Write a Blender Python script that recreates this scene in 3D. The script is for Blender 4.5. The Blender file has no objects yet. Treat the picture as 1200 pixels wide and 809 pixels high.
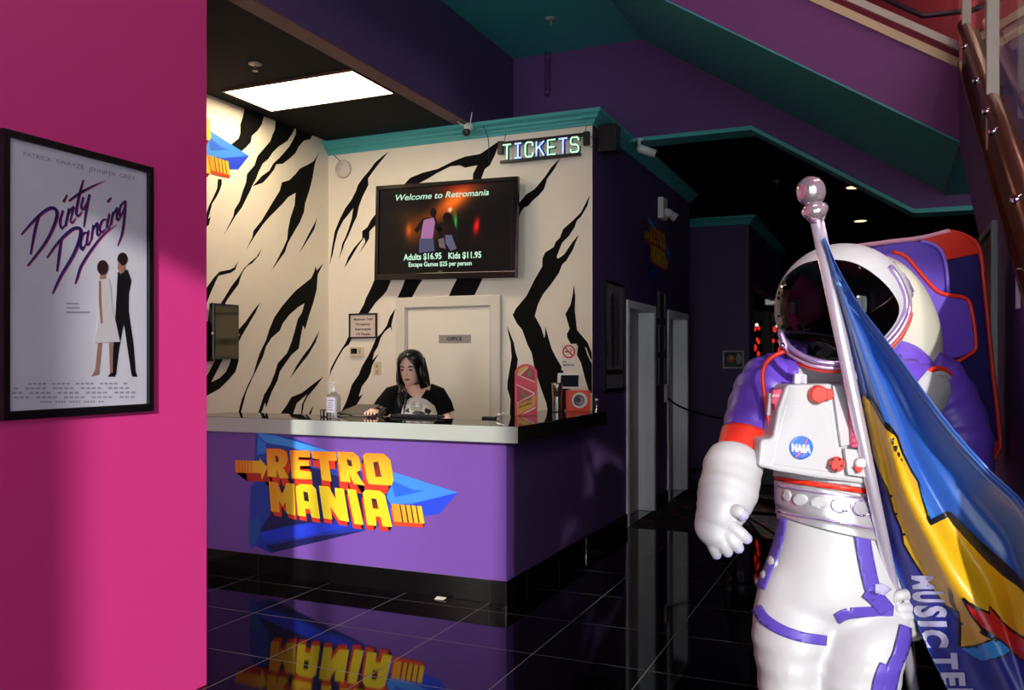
import bpy, bmesh, math, random
from mathutils import Vector, Matrix
from mathutils.bvhtree import BVHTree

random.seed(7)
C = bpy.context.scene.collection
SC = bpy.context.scene
PI = math.pi

# ------------------------------------------------------------------ camera
CAM = Vector((0.0, 0.0, 1.5))
FPX, HORIZON, YAW = 1006.0, 425.0, math.atan2(440.0, 1006.0)
cd = bpy.data.cameras.new('camera')
cam = bpy.data.objects.new('camera', cd)
C.objects.link(cam)
cam.location = CAM
cam.rotation_euler = (PI / 2, 0, YAW)
cd.sensor_fit = 'HORIZONTAL'
cd.sensor_width = 36.0
cd.lens = 36.0 * FPX / 1200.0
cd.shift_y = (HORIZON - 404.5) / 1200.0
cd.clip_start, cd.clip_end = 0.05, 200
SC.camera = cam

# ------------------------------------------------------------------ daylight
w = bpy.data.worlds.new('daylight')
SC.world = w
w.use_nodes = True
bg = w.node_tree.nodes['Background']
bg.inputs[0].default_value = (0.92, 0.95, 1.0, 1)
bg.inputs[1].default_value = 6.3
SUN_DIR = Vector((-0.49, 1.0, -0.30)).normalized()
sl = bpy.data.lights.new('sun', 'SUN')
sl.energy = 5.6
sl.angle = math.radians(1.2)
sl.color = (1.0, 0.95, 0.90)
so = bpy.data.objects.new('sun', sl)
C.objects.link(so)
so.location = (4, -8, 5)
so.rotation_euler = SUN_DIR.to_track_quat('-Z', 'Y').to_euler()

vs = SC.view_settings
vs.view_transform = 'Standard'
vs.look = 'None'
vs.gamma = 1.0
vs.use_curve_mapping = False
vs.exposure = 0.0
SC.cycles.max_bounces = 8
SC.cycles.diffuse_bounces = 4
SC.cycles.glossy_bounces = 4
SC.cycles.caustics_reflective = False
SC.cycles.caustics_refractive = False
SC.cycles.use_denoising = True

# ------------------------------------------------------------------ helpers
RV = Vector((math.cos(YAW), math.sin(YAW), 0))      # horizontal axes of the view, used to set sizes
FV = Vector((-math.sin(YAW), math.cos(YAW), 0))
UP = Vector((0, 0, 1))


def ray(u, v):
    return FV + RV * ((u - 600) / FPX) + UP * ((HORIZON - v) / FPX)


def at(u, v, t):
    return CAM + ray(u, v) * t


def on_y(u, v, Y):
    r = ray(u, v)
    return CAM + r * (Y / r.y)


def on_x(u, v, X):
    r = ray(u, v)
    return CAM + r * (X / r.x)


def on_z(u, v, Z):
    r = ray(u, v)
    return CAM + r * ((Z - CAM.z) / r.z)


def lin(c):
    if isinstance(c, str):
        c = [int(c[i:i + 2], 16) / 255 for i in (1, 3, 5)]
    return tuple((x / 12.92 if x <= .04045 else ((x + .055) / 1.055) ** 2.4) for x in c[:3])


MATS = {}


def mat(name, col, rough=.5, metal=0, var=.06, scale=8, bump=0, bscale=120, bdist=.004, emit=0, spec=.5, coat=0, sheen=0, attr=False, alpha=1):
    if name in MATS:
        return MATS[name]
    m = bpy.data.materials.new(name)
    m.use_nodes = True
    nt = m.node_tree
    b = nt.nodes['Principled BSDF']
    c = lin(col)
    b.inputs['Roughness'].default_value = rough
    b.inputs['Metallic'].default_value = metal
    b.inputs['Specular IOR Level'].default_value = spec
    b.inputs['Coat Weight'].default_value = coat
    b.inputs['Sheen Weight'].default_value = sheen
    tc = nt.nodes.new('ShaderNodeTexCoord')
    nz = nt.nodes.new('ShaderNodeTexNoise')
    nz.inputs['Scale'].default_value = scale
    nz.inputs['Detail'].default_value = 4
    nt.links.new(tc.outputs['Object'], nz.inputs['Vector'])
    mx = nt.nodes.new('ShaderNodeMix')
    mx.data_type = 'RGBA'
    mx.inputs['A'].default_value = tuple(x * (1 - var) for x in c) + (1,)
    mx.inputs['B'].default_value = tuple(min(1, x * (1 + var)) for x in c) + (1,)
    nt.links.new(nz.outputs['Fac'], mx.inputs['Factor'])
    out = mx.outputs['Result']
    if attr:
        at_ = nt.nodes.new('ShaderNodeAttribute')
        at_.attribute_name = 'print'
        m2 = nt.nodes.new('ShaderNodeMix')
        m2.data_type = 'RGBA'
        m2.blend_type = 'MULTIPLY'
        m2.inputs['Factor'].default_value = 1
        nt.links.new(at_.outputs['Color'], m2.inputs['A'])
        nt.links.new(out, m2.inputs['B'])
        out = m2.outputs['Result']
    nt.links.new(out, b.inputs['Base Color'])
    if emit:
        nt.links.new(out, b.inputs['Emission Color'])
        b.inputs['Emission Strength'].default_value = emit
    if bump:
        n2 = nt.nodes.new('ShaderNodeTexNoise')
        n2.inputs['Scale'].default_value = bscale
        n2.inputs['Detail'].default_value = 3
        nt.links.new(tc.outputs['Object'], n2.inputs['Vector'])
        bp = nt.nodes.new('ShaderNodeBump')
        bp.inputs['Strength'].default_value = bump
        bp.inputs['Distance'].default_value = bdist
        nt.links.new(n2.outputs['Fac'], bp.inputs['Height'])
        nt.links.new(bp.outputs['Normal'], b.inputs['Normal'])
    MATS[name] = m
    return m


def pane_mat(name, tint, gloss=.1):
    if name in MATS:
        return MATS[name]
    m = bpy.data.materials.new(name)
    m.use_nodes = True
    nt = m.node_tree
    nt.nodes.clear()
    o = nt.nodes.new('ShaderNodeOutputMaterial')
    t = nt.nodes.new('ShaderNodeBsdfTransparent')
    t.inputs[0].default_value = lin(tint) + (1,)
    g = nt.nodes.new('ShaderNodeBsdfGlossy')
    g.inputs['Roughness'].default_value = .03
    lw = nt.nodes.new('ShaderNodeLayerWeight')
    pw = nt.nodes.new('ShaderNodeMath')
    pw.operation = 'POWER'
    pw.inputs[1].default_value = 4
    nt.links.new(lw.outputs['Facing'], pw.inputs[0])
    f = nt.nodes.new('ShaderNodeMath')
    f.operation = 'MULTIPLY_ADD'
    f.inputs[1].default_value = .5
    f.inputs[2].default_value = .015 + gloss * .2
    nt.links.new(pw.outputs[0], f.inputs[0])
    mx = nt.nodes.new('ShaderNodeMixShader')
    nt.links.new(f.outputs[0], mx.inputs[0])
    nt.links.new(t.outputs[0], mx.inputs[1])
    nt.links.new(g.outputs[0], mx.inputs[2])
    nt.links.new(mx.outputs[0], o.inputs[0])
    MATS[name] = m
    return m


class MB:
    """collects shapes; build() links them as one mesh object"""

    def __init__(s):
        s.v, s.f, s.c = [], [], []
        s.col = None

    def add(s, vs_, fs, col=None):
        k = len(s.v)
        s.v += [Vector(p) for p in vs_]
        s.f += [tuple(i + k for i in f) for f in fs]
        s.c += [col] * len(vs_)
        return s

    def box(s, x0, x1, y0, y1, z0, z1):
        vs_ = [(x, y, z) for x in (x0, x1) for y in (y0, y1) for z in (z0, z1)]
        return s.add(vs_, [(0, 1, 3, 2), (4, 6, 7, 5), (0, 4, 5, 1), (2, 3, 7, 6), (0, 2, 6, 4), (1, 5, 7, 3)])

    def obox(s, c, ax, ay, az):
        c, ax, ay, az = Vector(c), Vector(ax), Vector(ay), Vector(az)
        vs_ = [c + ax * i + ay * j + az * k for i in (-1, 1) for j in (-1, 1) for k in (-1, 1)]
        return s.add(vs_, [(0, 1, 3, 2), (4, 6, 7, 5), (0, 4, 5, 1), (2, 3, 7, 6), (0, 2, 6, 4), (1, 5, 7, 3)])

    def prism(s, pts, ext):
        n = len(pts)
        ext = Vector(ext)
        a = [Vector(p) for p in pts]
        return s.add(a + [p + ext for p in a],
                     [tuple(range(n))[::-1], tuple(range(n, 2 * n))] + [(i, (i + 1) % n, n + (i + 1) % n, n + i) for i in range(n)])

    def poly(s, pts, col=None):
        return s.add(pts, [tuple(range(len(pts)))], col)

    def rings(s, rings_, cap=True, closed=False):
        n = len(rings_[0])
        m = len(rings_)
        vs_ = [p for r in rings_ for p in r]
        fs = []
        for i in range(m if closed else m - 1):
            j = (i + 1) % m
            for k in range(n):
                q = (k + 1) % n
                fs.append((i * n + k, i * n + q, j * n + q, j * n + k))
        if cap and not closed:
            fs += [tuple(range(n))[::-1], tuple(range((m - 1) * n, m * n))]
        return s.add(vs_, fs)

    def tube(s, path, r, n=10, cap=True, closed=False, flat=1.0, flat_dir=None):
        path = [Vector(p) for p in path]
        m = len(path)
        rr = r if isinstance(r, (list, tuple)) else [r] * m
        tan = []
        for i in range(m):
            a = path[(i - 1) % m] if closed else path[max(i - 1, 0)]
            b = path[(i + 1) % m] if closed else path[min(i + 1, m - 1)]
            tan.append((b - a).normalized())
        ref = Vector(flat_dir) if flat_dir is not None else (UP if abs(tan[0].z) < .9 else Vector((1, 0, 0)))
        nrm = (ref - tan[0] * ref.dot(tan[0])).normalized()
        rings_ = []
        for i in range(m):
            nrm = nrm - tan[i] * nrm.dot(tan[i])
            if nrm.length < 1e-6:
                nrm = tan[i].orthogonal()
            nrm.normalize()
            bn = tan[i].cross(nrm)
            rings_.append([path[i] + nrm * (rr[i] * flat * math.cos(2 * PI * k / n)) + bn * (rr[i] * math.sin(2 * PI * k / n)) for k in range(n)])
        return s.rings(rings_, cap, closed)

    def lathe(s, base, axis, prof, n=24, cap=True):
        base, axis = Vector(base), Vector(axis).normalized()
        a = axis.orthogonal().normalized()
        b = axis.cross(a)
        return s.rings([[base + axis * h + (a * math.cos(2 * PI * k / n) + b * math.sin(2 * PI * k / n)) * max(r, 1e-4) for k in range(n)] for r, h in prof], cap)

    def ball(s, c, rx, ry=None, rz=None, ax=None, n=20, m=12):
        ry = rx if ry is None else ry
        rz = rx if rz is None else rz
        X, Y, Z = ax or (Vector((1, 0, 0)), Vector((0, 1, 0)), UP)
        c = Vector(c)
        rings_ = []
        for i in range(m + 1):
            th = -PI / 2 + PI * i / m
            cr = max(math.cos(th), 1e-3)
            rings_.append([c + X * (rx * cr * math.cos(2 * PI * k / n)) + Y * (ry * cr * math.sin(2 * PI * k / n)) + Z * (rz * math.sin(th)) for k in range(n)])
        return s.rings(rings_)

    def disc(s, c, nrm, r, h, n=24):
        return s.lathe(c, nrm, [(r, 0), (r, h * .8), (r * .94, h)], n)

    def build(s, name, m, parent=None, smooth=False, bev=0, solid=0, sub=0, attr=False):
        me = bpy.data.meshes.new(name)
        off = parent_world(parent) if parent else Vector((0, 0, 0))
        me.from_pydata([tuple(p - off) for p in s.v], [], s.f)
        me.validate()
        if attr:
            ca = me.color_attributes.new('print', 'FLOAT_COLOR', 'POINT')
            for i, c in enumerate(s.c):
                ca.data[i].color = tuple(lin(c or (1, 1, 1))) + (1,)
        bm = bmesh.new()
        bm.from_mesh(me)
        if not attr:
            bmesh.ops.recalc_face_normals(bm, faces=bm.faces)
        bm.to_mesh(me)
        bm.free()
        if smooth:
            for p in me.polygons:
                p.use_smooth = True
        me.materials.append(m)
        o = bpy.data.objects.new(name, me)
        C.objects.link(o)
        if parent:
            o.parent = parent
        if bev:
            b = o.modifiers.new('bevel', 'BEVEL')
            b.width = bev
            b.segments = 2
            b.limit_method = 'ANGLE'
            b.angle_limit = math.radians(40)
            b.harden_normals = False
        if solid:
            b = o.modifiers.new('thick', 'SOLIDIFY')
            b.thickness = solid
            b.offset = 1
        if sub:
            b = o.modifiers.new('sub', 'SUBSURF')
            b.levels = b.render_levels = sub
        return o


def parent_world(p):
    o = Vector(p.location)
    q = p.parent
    while q:
        o += Vector(q.location)
        q = q.parent
    return o


def tag(o, label=None, cat=None, group=None, kind=None):
    if label:
        o['label'] = label
    if cat:
        o['category'] = cat
    if group:
        o['group'] = group
    if kind:
        o['kind'] = kind
    return o


def thing(name, loc, label, cat, group=None, kind=None):
    o = bpy.data.objects.new(name, None)
    o.empty_display_size = .1
    C.objects.link(o)
    o.location = loc
    return tag(o, label, cat, group, kind)


def struct(o, label=None, cat=None):
    return tag(o, label, cat, kind='structure')


def copy_tree(o, parent=None):
    c = o.copy()
    C.objects.link(c)
    if parent:
        c.parent = parent
    for ch in list(o.children):
        copy_tree(ch, c)
    return c


def rot2(p, c, a):
    x, y = p[0] - c[0], p[1] - c[1]
    return (c[0] + x * math.cos(a) - y * math.sin(a), c[1] + x * math.sin(a) + y * math.cos(a))


def smooth_path(pts, n=6):
    """Catmull-Rom through tuples"""
    out = []
    P = [pts[0]] + list(pts) + [pts[-1]]
    for i in range(1, len(P) - 2):
        for k in range(n):
            t = k / n
            out.append(tuple(.5 * (2 * b + (c - a) * t + (2 * a - 5 * b + 4 * c - d) * t * t + (3 * b - a - 3 * c + d) * t ** 3)
                             for a, b, c, d in zip(P[i - 1], P[i], P[i + 1], P[i + 2])))
    out.append(tuple(pts[-1]))
    return out


TXT = {}


def text_shape(s, bold=0.0, shear=0.0):
    """outline of a word in the built-in typeface, one unit tall capitals: points and faces"""
    k = (s, bold, shear)
    if k in TXT:
        return TXT[k]
    cu = bpy.data.curves.new('word', 'FONT')
    cu.body = s
    cu.size = 1.0
    cu.shear = shear
    cu.offset = bold
    cu.fill_mode = 'FRONT'
    cu.resolution_u = 3
    o = bpy.data.objects.new('word', cu)
    C.objects.link(o)
    dg = bpy.context.evaluated_depsgraph_get()
    me = o.evaluated_get(dg).to_mesh()
    vs_ = [(v.co.x, v.co.y) for v in me.vertices]
    fs = [tuple(p.vertices) for p in me.polygons]
    o.evaluated_get(dg).to_mesh_clear()
    bpy.data.objects.remove(o)
    bpy.data.curves.remove(cu)
    x0 = min(v[0] for v in vs_)
    x1 = max(v[0] for v in vs_)
    caps = .73
    TXT[k] = ([((x - x0) / caps, y / caps) for x, y in vs_], fs, (x1 - x0) / caps)
    return TXT[k]


def put_text(mb, s, fn, height, width=None, bold=0.0, shear=0.0, center=False, col=None):
    """fn(x,y) -> point; fits the word to the height and, if given, the width"""
    vs_, fs, wd = text_shape(s, bold, shear)
    kx = (width / wd) if width else height
    sh = -wd * kx / 2 if center else 0
    mb.add([fn(x * kx + sh, y * height) for x, y in vs_], fs, col)
    return wd * kx


def clip_cell(poly, x0, x1, y0, y1):
    def cut(pts, ins, inter):
        out = []
        for i in range(len(pts)):
            a, b = pts[i - 1], pts[i]
            ia, ib = ins(a), ins(b)
            if ib:
                if not ia:
                    out.append(inter(a, b))
                out.append(b)
            elif ia:
                out.append(inter(a, b))
        return out

    def ix(x):
        return lambda a, b: (x, a[1] + (b[1] - a[1]) * (x - a[0]) / (b[0] - a[0]))

    def iy(y):
        return lambda a, b: (a[0] + (b[0] - a[0]) * (y - a[1]) / (b[1] - a[1]), y)
    for ins, it in ((lambda p: p[0] >= x0, ix(x0)), (lambda p: p[0] <= x1, ix(x1)), (lambda p: p[1] >= y0, iy(y0)), (lambda p: p[1] <= y1, iy(y1))):
        poly = cut(poly, ins, it)
        if len(poly) < 3:
            return []
    out = []
    for p in poly:
        if not out or (abs(p[0] - out[-1][0]) + abs(p[1] - out[-1][1])) > 1e-4:
            out.append(p)
    return out if len(out) >= 3 else []


def patch(mb, poly, bvh, lift=.002, step=5, col=None):
    """a piece of cloth or paint with the given outline laid on a solid surface"""
    xs = [p[0] for p in poly]
    ys = [p[1] for p in poly]
    idx = {}
    vs_, fs = [], []

    def vert(p):
        k = (round(p[0], 2), round(p[1], 2))
        if k not in idx:
            d = ray(*p).normalized()
            h = bvh.ray_cast(CAM, d)
            if h[0] is None:
                idx[k] = None
            else:
                n = h[1] if h[1].dot(d) < 0 else -h[1]
                idx[k] = len(vs_)
                vs_.append(h[0] + n * lift)
        return idx[k]
    x = math.floor(min(xs) / step) * step
    while x < max(xs):
        y = math.floor(min(ys) / step) * step
        while y < max(ys):
            c = clip_cell(poly, x, x + step, y, y + step)
            if c:
                ids = [vert(p) for p in c]
                if None not in ids and len(set(ids)) == len(ids):
                    fs.append(tuple(ids))
            y += step
        x += step
    mb.add(vs_, fs, col)
    return mb


def stroke_poly(pts, wd):
    """outline of a line of the given width (number or list)"""
    ws = wd if isinstance(wd, (list, tuple)) else [wd] * len(pts)
    L, R = [], []
    for i, p in enumerate(pts):
        a, b = pts[max(i - 1, 0)], pts[min(i + 1, len(pts) - 1)]
        dx, dy = b[0] - a[0], b[1] - a[1]
        l = math.hypot(dx, dy) or 1
        nx, ny = -dy / l * ws[i] / 2, dx / l * ws[i] / 2
        L.append((p[0] + nx, p[1] + ny))
        R.append((p[0] - nx, p[1] - ny))
    return L + R[::-1]


def bvh_of(o):
    dg = bpy.context.evaluated_depsgraph_get()
    e = o.evaluated_get(dg)
    me = e.to_mesh()
    mw = Matrix.Translation(parent_world(o))
    b = BVHTree.FromPolygons([mw @ v.co for v in me.vertices], [tuple(p.vertices) for p in me.polygons])
    e.to_mesh_clear()
    return b


def sweep(path, prof):
    """moulding: profile (outward, height) swept along a plan path with mitred corners; outward is to the right of travel"""
    P = [Vector((p[0], p[1], 0)) for p in path]
    rings_ = []
    for i, p in enumerate(P):
        d0 = (P[i] - P[i - 1]).normalized() if i else (P[1] - P[0]).normalized()
        d1 = (P[i + 1] - P[i]).normalized() if i < len(P) - 1 else d0
        n0, n1 = Vector((d0.y, -d0.x, 0)), Vector((d1.y, -d1.x, 0))
        m = (n0 + n1)
        m = m / (m.dot(n0)) if m.length > 1e-6 else n0
        rings_.append([p + m * o + UP * z for o, z in prof])
    return MB().rings(rings_)
# ------------------------------------------------------------------ materials of the place
M_TEAL = mat('teal_paint', '#46aca8', .5, bump=.1)
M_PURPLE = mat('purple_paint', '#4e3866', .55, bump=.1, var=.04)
M_PLUM = mat('plum_paint', '#5c3670', .6, bump=.1, var=.05)
M_COUNTER = mat('violet_paint', '#6f479c', .45, bump=.08, var=.04)
M_PINK = mat('pink_paint', '#e23c8b', .42, bump=.08, var=.03)
M_CREAM = mat('cream_wall_paint', '#eee6d4', .55, bump=.1, var=.03)
M_BLACK = mat('black_paint', '#050506', .9, spec=.15)
M_BEAMSOFFIT = mat('brown_soffit', '#6b4346', .6)
M_TILE = mat('black_polished_tile', '#060608', .045, spec=.3, var=.2, scale=3)
M_GROUT = mat('grey_grout', '#7d7980', .8)
M_BASETILE = mat('black_base_tile', '#08080a', .15, var=.2)
M_STRIPE = mat('black_mural_paint', '#080706', .8, spec=.15)
M_WHITEPAINT = mat('white_gloss_paint', '#fafbf8', .4)
M_GREYDOOR = mat('grey_door_paint', '#aea79d', .5)
M_CREAMTRIM = mat('cream_trim_paint', '#e8c79c', .5)
M_RED = mat('crimson_paint', '#861430', .6)
M_BRONZE = mat('bronze_metal', '#8a5a48', .35, metal=.7)
M_DKBRONZE = mat('dark_bronze', '#38201c', .4, metal=.4)
M_CHROME = mat('chrome', '#d8d4dc', .08, metal=1)
M_STEEL = mat('brushed_steel', '#a8a49c', .3, metal=1)
M_ALU = mat('grey_aluminium', '#8d8d90', .4, metal=.6)
M_BLK = mat('black_plastic', '#0d0d0e', .35)
M_WHITE = mat('white_plastic', '#e6e4e0', .4)
M_PRINT = mat('printed_ink', '#ffffff', .45, attr=True, var=.02)
M_PRINTGLOSS = mat('printed_paper', '#ffffff', .5, attr=True, var=.02)
M_PAPER = mat('white_paper', '#f6f2f8', .6)
M_LAMP = mat('lamp_diffuser', '#ffe6c0', .6, emit=16)

# ------------------------------------------------------------------ floor
fl = MB().box(-5, 5.2, -2.7, 16.2, -.12, -.0035).build('floor', mat('black_floor', '#0a0a0c', .08))
struct(fl)
grout = MB().box(-4.72, 3.0, .4, 7.58, -.0034, -.0006).build('grout', M_GROUT, fl)
tile_me = None
for i in range(-4, 9):
    for j in range(0, 12):
        x0, y0 = -2.273 + .6 * i, .49 + .6 * j
        if y0 > 4.9 and x0 < -2.8 or y0 > 7.2:
            continue
        if tile_me is None:
            t0 = MB().box(0.002, .598, 0.002, .598, -.002, 0).build('floor_tile', M_TILE, fl, bev=.0008)
            tile_me = t0
            t = t0
        else:
            t = tile_me.copy()
            C.objects.link(t)
            t.parent = fl
        t.location = (x0, y0, 0)
# patterned carpet of the corridor beyond the tiles
mc = mat('dark_red_carpet', '#1c0c0e', .95)
nt = mc.node_tree
vo = nt.nodes.new('ShaderNodeTexVoronoi')
vo.inputs['Scale'].default_value = 7
tc = nt.nodes.new('ShaderNodeTexCoord')
nt.links.new(tc.outputs['Object'], vo.inputs['Vector'])
cr = nt.nodes.new('ShaderNodeValToRGB')
cr.color_ramp.elements[0].color = lin('#8a1620') + (1,)
cr.color_ramp.elements[0].position = .12
cr.color_ramp.elements[1].color = lin('#140b0d') + (1,)
cr.color_ramp.elements[1].position = .34
nt.links.new(vo.outputs['Distance'], cr.inputs['Fac'])
nt.links.new(cr.outputs['Color'], nt.nodes['Principled BSDF'].inputs['Base Color'])
cp = MB().box(-2.17, 5, 7.58, 12.2, -.0034, .004).build('carpet', mc)
tag(cp, 'dark carpet with red flecks covering the corridor floor beyond the black tiles', 'carpet')
cp2 = MB().box(-1.75, 5, 12.2, 16, -.0034, .004).build('carpet', mc)
tag(cp2, 'unlit end of the dark carpet past the far purple wall', 'carpet')

# ------------------------------------------------------------------ walls
wpink = struct(MB().box(-3.06, -2.9, -2.5, 3.09, 0, 4.4).build('wall_left_front', M_PINK, bev=.004))
wleft = struct(MB().box(-4.87, -4.72, -2.5, 6.72, 0, 3.6).build('wall_left', M_CREAM))
wback = MB().box(-4.72, -2.17, 6.57, 6.5745, 0, 3.42).box(-4.72, -2.38, 6.5745, 6.72, 0, 3.42)
wback = struct(wback.build('wall_back', M_CREAM))
struct(MB().box(-4.72, -2.17, 6.57, 7.6, 3.42, 3.505).build('wall_back_ledge', M_TEAL))
# side wall of the booth running down the corridor, with two recessed doorways
XW = -2.17
ws = MB()
for y0, y1, z0, z1 in ((6.5746, 7.60, 0, 3.42), (7.60, 8.52, 2.03, 3.42), (8.52, 9.18, 0, 3.42), (9.18, 10.06, 2.03, 3.42), (10.06, 10.28, 0, 3.42)):
    ws.box(XW - .2, XW, y0, y1, z0, z1)
wcor = struct(ws.build('wall_corridor', M_PURPLE))
struct(MB().box(-4.7, XW - .2, 10.1, 10.28, 0, 3.5).build('wall_corridor_end', M_PURPLE))
wfar = struct(MB().box(-4.7, -1.755, 12.2, 12.4, 0, 3.42).build('wall_far', M_PURPLE))
struct(MB().box(-1.905, -1.755, 12.4, 12.7, 0, 3.42).box(-1.905, -1.755, 12.7, 16, 2.6, 3.42).build('wall_far_side', M_PURPLE))
struct(MB().box(-4.9, 5.2, 16, 16.2, 0, 3.7).build('wall_hall_end', M_BLACK))
struct(MB().box(5.0, 5.2, -2.7, 16, 0, 7.8).build('wall_right', M_PLUM))
struct(MB().box(-4.9, -4.72, 6.72, 16, 0, 3.7).build('wall_hall_left', M_BLACK))
struct(MB().box(-3.37, -3.24, 2.8, 7.44, 3.532, 4.37).build('wall_beam', M_PURPLE))
struct(MB().box(-3.371, -3.239, 2.8, 6.5, 3.522, 3.532).build('trim_5', M_BEAMSOFFIT))
# upper wall over the corridor opening: its lower edge turns down along the stair
wu = [(-3.24, 3.505), (-1.05, 3.50), (.19, 2.71), (.63, 2.70), (.63, 2.80), (.43, 2.80), (-2.0, 4.37), (-3.24, 4.37)]
wup = struct(MB().prism([(x, 7.44, z) for x, z in wu], (0, .2, 0)).build('wall_upper', M_PLUM))
edge = [(-3.2, 3.50), (-1.05, 3.495), (.19, 2.705), (1.6, 2.695)]
tr = MB()
for (xa, za), (xb, zb) in zip(edge, edge[1:]):
    tr.prism([(xa, 7.425, za), (xb, 7.425, zb), (xb, 7.425, zb - .035), (xa, 7.425, za - .035)], (0, .23, 0))
struct(tr.build('trim_4', M_TEAL))
struct(MB().box(-3.24, -2.0, -2.5, 7.44, 4.37, 4.5).build('ceiling', M_TEAL))
struct(MB().box(-4.9, -3.37, -2.5, 6.6, 3.535, 3.62).build('ceiling_booth', mat('black_ceiling', '#070706', .8, spec=.2)))
struct(MB().box(-4.9, 5.2, 7.645, 16.2, 3.56, 3.7).build('ceiling_hall', M_BLACK))
struct(MB().box(-2.1, 5.2, -2.7, 12, 7.6, 7.8).build('ceiling_upper', M_RED))
struct(MB().box(-2.1, -2.0, -2.5, 12, 4.5, 7.6).build('wall_upper_left', M_PLUM))
struct(MB().box(-2.1, 5.2, 11.0, 11.2, 3.7, 7.6).build('wall_upper_back', M_RED))

# storefront behind the camera: end piers, a header and slim posts with panes between
wf = MB()
YF = -2.5
for x0, x1, z0, z1 in ((-3.06, -.50, 0, 3.6), (1.53, 2.00, 0, 3.6), (-3.06, 5.0, 3.6, 7.8), (4.6, 5.0, 0, 3.6), (2.0, 2.24, 2.9, 3.6)):  # middle pier and short header drop added unseen to keep sun off counter side
    wf.box(x0, x1, YF - .2, YF, z0, z1)
struct(wf.build('wall_front', M_PURPLE))
wm = MB()
for x in (.075, 3.3):
    wm.box(x, x + .055, YF - .12, YF - .03, 0, 3.6)
wm.box(-.5, 1.53, YF - .12, YF - .03, 0, .08)
wm.box(2.0, 4.6, YF - .12, YF - .03, 0, .08)
win = struct(wm.build('window_1', M_ALU))
MB().box(-.5, 1.53, YF - .08, YF - .07, .08, 3.6).build('pane', pane_mat('clear_pane', '#f4f7f6'), win)
MB().box(2.0, 4.6, YF - .08, YF - .07, .08, 3.6).build('pane', pane_mat('clear_pane', '#f4f7f6'), win)

# crown mouldings
PROF = [(.0, 3.405), (.012, 3.405), (.018, 3.425), (.03, 3.43), (.034, 3.445), (.058, 3.455), (.064, 3.473), (.08, 3.478), (.098, 3.49), (.10, 3.515), (0, 3.515)]
struct(sweep([(-4.72, 6.57), (XW, 6.57), (XW, 10.28)], PROF).build('trim_1', M_TEAL))
P2 = [(o, z + .015) for o, z in PROF]
struct(sweep([(-4.6, 12.2), (-1.755, 12.2), (-1.755, 16)], P2).build('trim_2', M_TEAL))

# ------------------------------------------------------------------ doors
def frame_y(mb, x0, x1, z1, y, wd=.07, dp=.03):
    mb.box(x0, x0 + wd, y - dp, y, 0, z1)
    mb.box(x1 - wd, x1, y - dp, y, 0, z1)
    mb.box(x0 + wd, x1 - wd, y - dp, y, z1 - wd, z1)


d1 = MB()
d1.box(-3.885, -3.045, 6.552, 6.569, .005, 1.99)
d1 = struct(d1.build('door_1', mat('office_door_paint', '#ece6d6', .4, var=.02)))
fr = MB()
frame_y(fr, -3.975, -2.965, 2.07, 6.57, .09, .045)
fr.build('door_frame', mat('door_frame_paint', '#dcd6c8', .4, var=.02), d1, bev=.006)
fs = MB()
frame_y(fs, -3.887, -3.043, 1.99, 6.57, .022, .03)
fs.build('door_stop', mat('door_stop_paint', '#b8b2a8', .4), d1)
MB().lathe((-3.11, 6.55, 1.0), (0, -1, 0), [(.03, 0), (.03, .008), (.012, .012), (.012, .04), (.027, .05), (.03, .065), (.02, .078)], 16).build('door_handle', M_STEEL, d1, smooth=True)
z = 1.5 + 7.4 * 26.4 / FPX
pl = MB().box(-3.555, -3.245, 6.546, 6.552, 1.668, 1.738).build('name_plate', mat('silver_plate', '#9d9a92', .35, metal=.3), d1, bev=.002)
tx = MB()
put_text(tx, 'OFFICE', lambda x, y: Vector((-3.40 + x, 6.545, 1.688 + y)), .032, center=True, bold=.03, col=(.05, .05, .05))
tx.build('lettering', M_PRINT, pl, attr=True)

for k, (ya, yb) in enumerate(((7.545, 8.575), (9.125, 10.115))):
    d = MB().box(XW - .2, XW - .15, ya + .06, yb - .05, .005, 2.0).build('door_%d' % (k + 2), M_GREYDOOR)
    struct(d)
    f = MB()
    f.box(XW - .16, XW + .018, ya, ya + .065, 0, 2.07)
    f.box(XW - .16, XW + .018, yb - .065, yb, 0, 2.07)
    f.box(XW - .16, XW + .018, ya + .065, yb - .065, 2.0, 2.07)
    f.build('door_frame', M_WHITEPAINT, d, bev=.004)
    s_ = MB()
    for q in range(3):
        s_.box(XW - .145 + .045 * q, XW - .14 + .045 * q, yb - .072, yb - .065, 0, 2.0)
    s_.build('door_stop', M_WHITEPAINT, d)
    MB().lathe((XW - .15, ya + .14, 1.0), (1, 0, 0), [(.028, 0), (.028, .01), (.011, .014), (.011, .04), (.026, .05), (.026, .065), (.015, .072)], 14).build('door_handle', M_STEEL, d, smooth=True)
    if k == 0:
        MB().box(XW - .15, XW - .144, ya + .16, ya + .34, 1.52, 1.62).build('door_sign', M_BLK, d, bev=.003)
    else:
        MB().box(XW - .15, XW - .144, ya + .18, ya + .36, 1.49, 1.51).build('door_sign', M_BLK, d)
# skirting along the corridor wall
bb = MB()
for y0, y1 in ((6.6, 7.545), (8.575, 9.125), (10.115, 10.28)):
    bb.box(XW, XW + .014, y0, y1, 0, .13)
struct(bb.build('baseboard_corridor', M_BASETILE))
struct(MB().box(-2.4, -1.74, 12.185, 12.2, .0, .13).build('baseboard_far', M_BASETILE))

# ------------------------------------------------------------------ mural on the booth walls
def crop_px(pts, ox, oy, k):
    return [(ox + x / k, oy + y / k) for x, y in pts]


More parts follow.
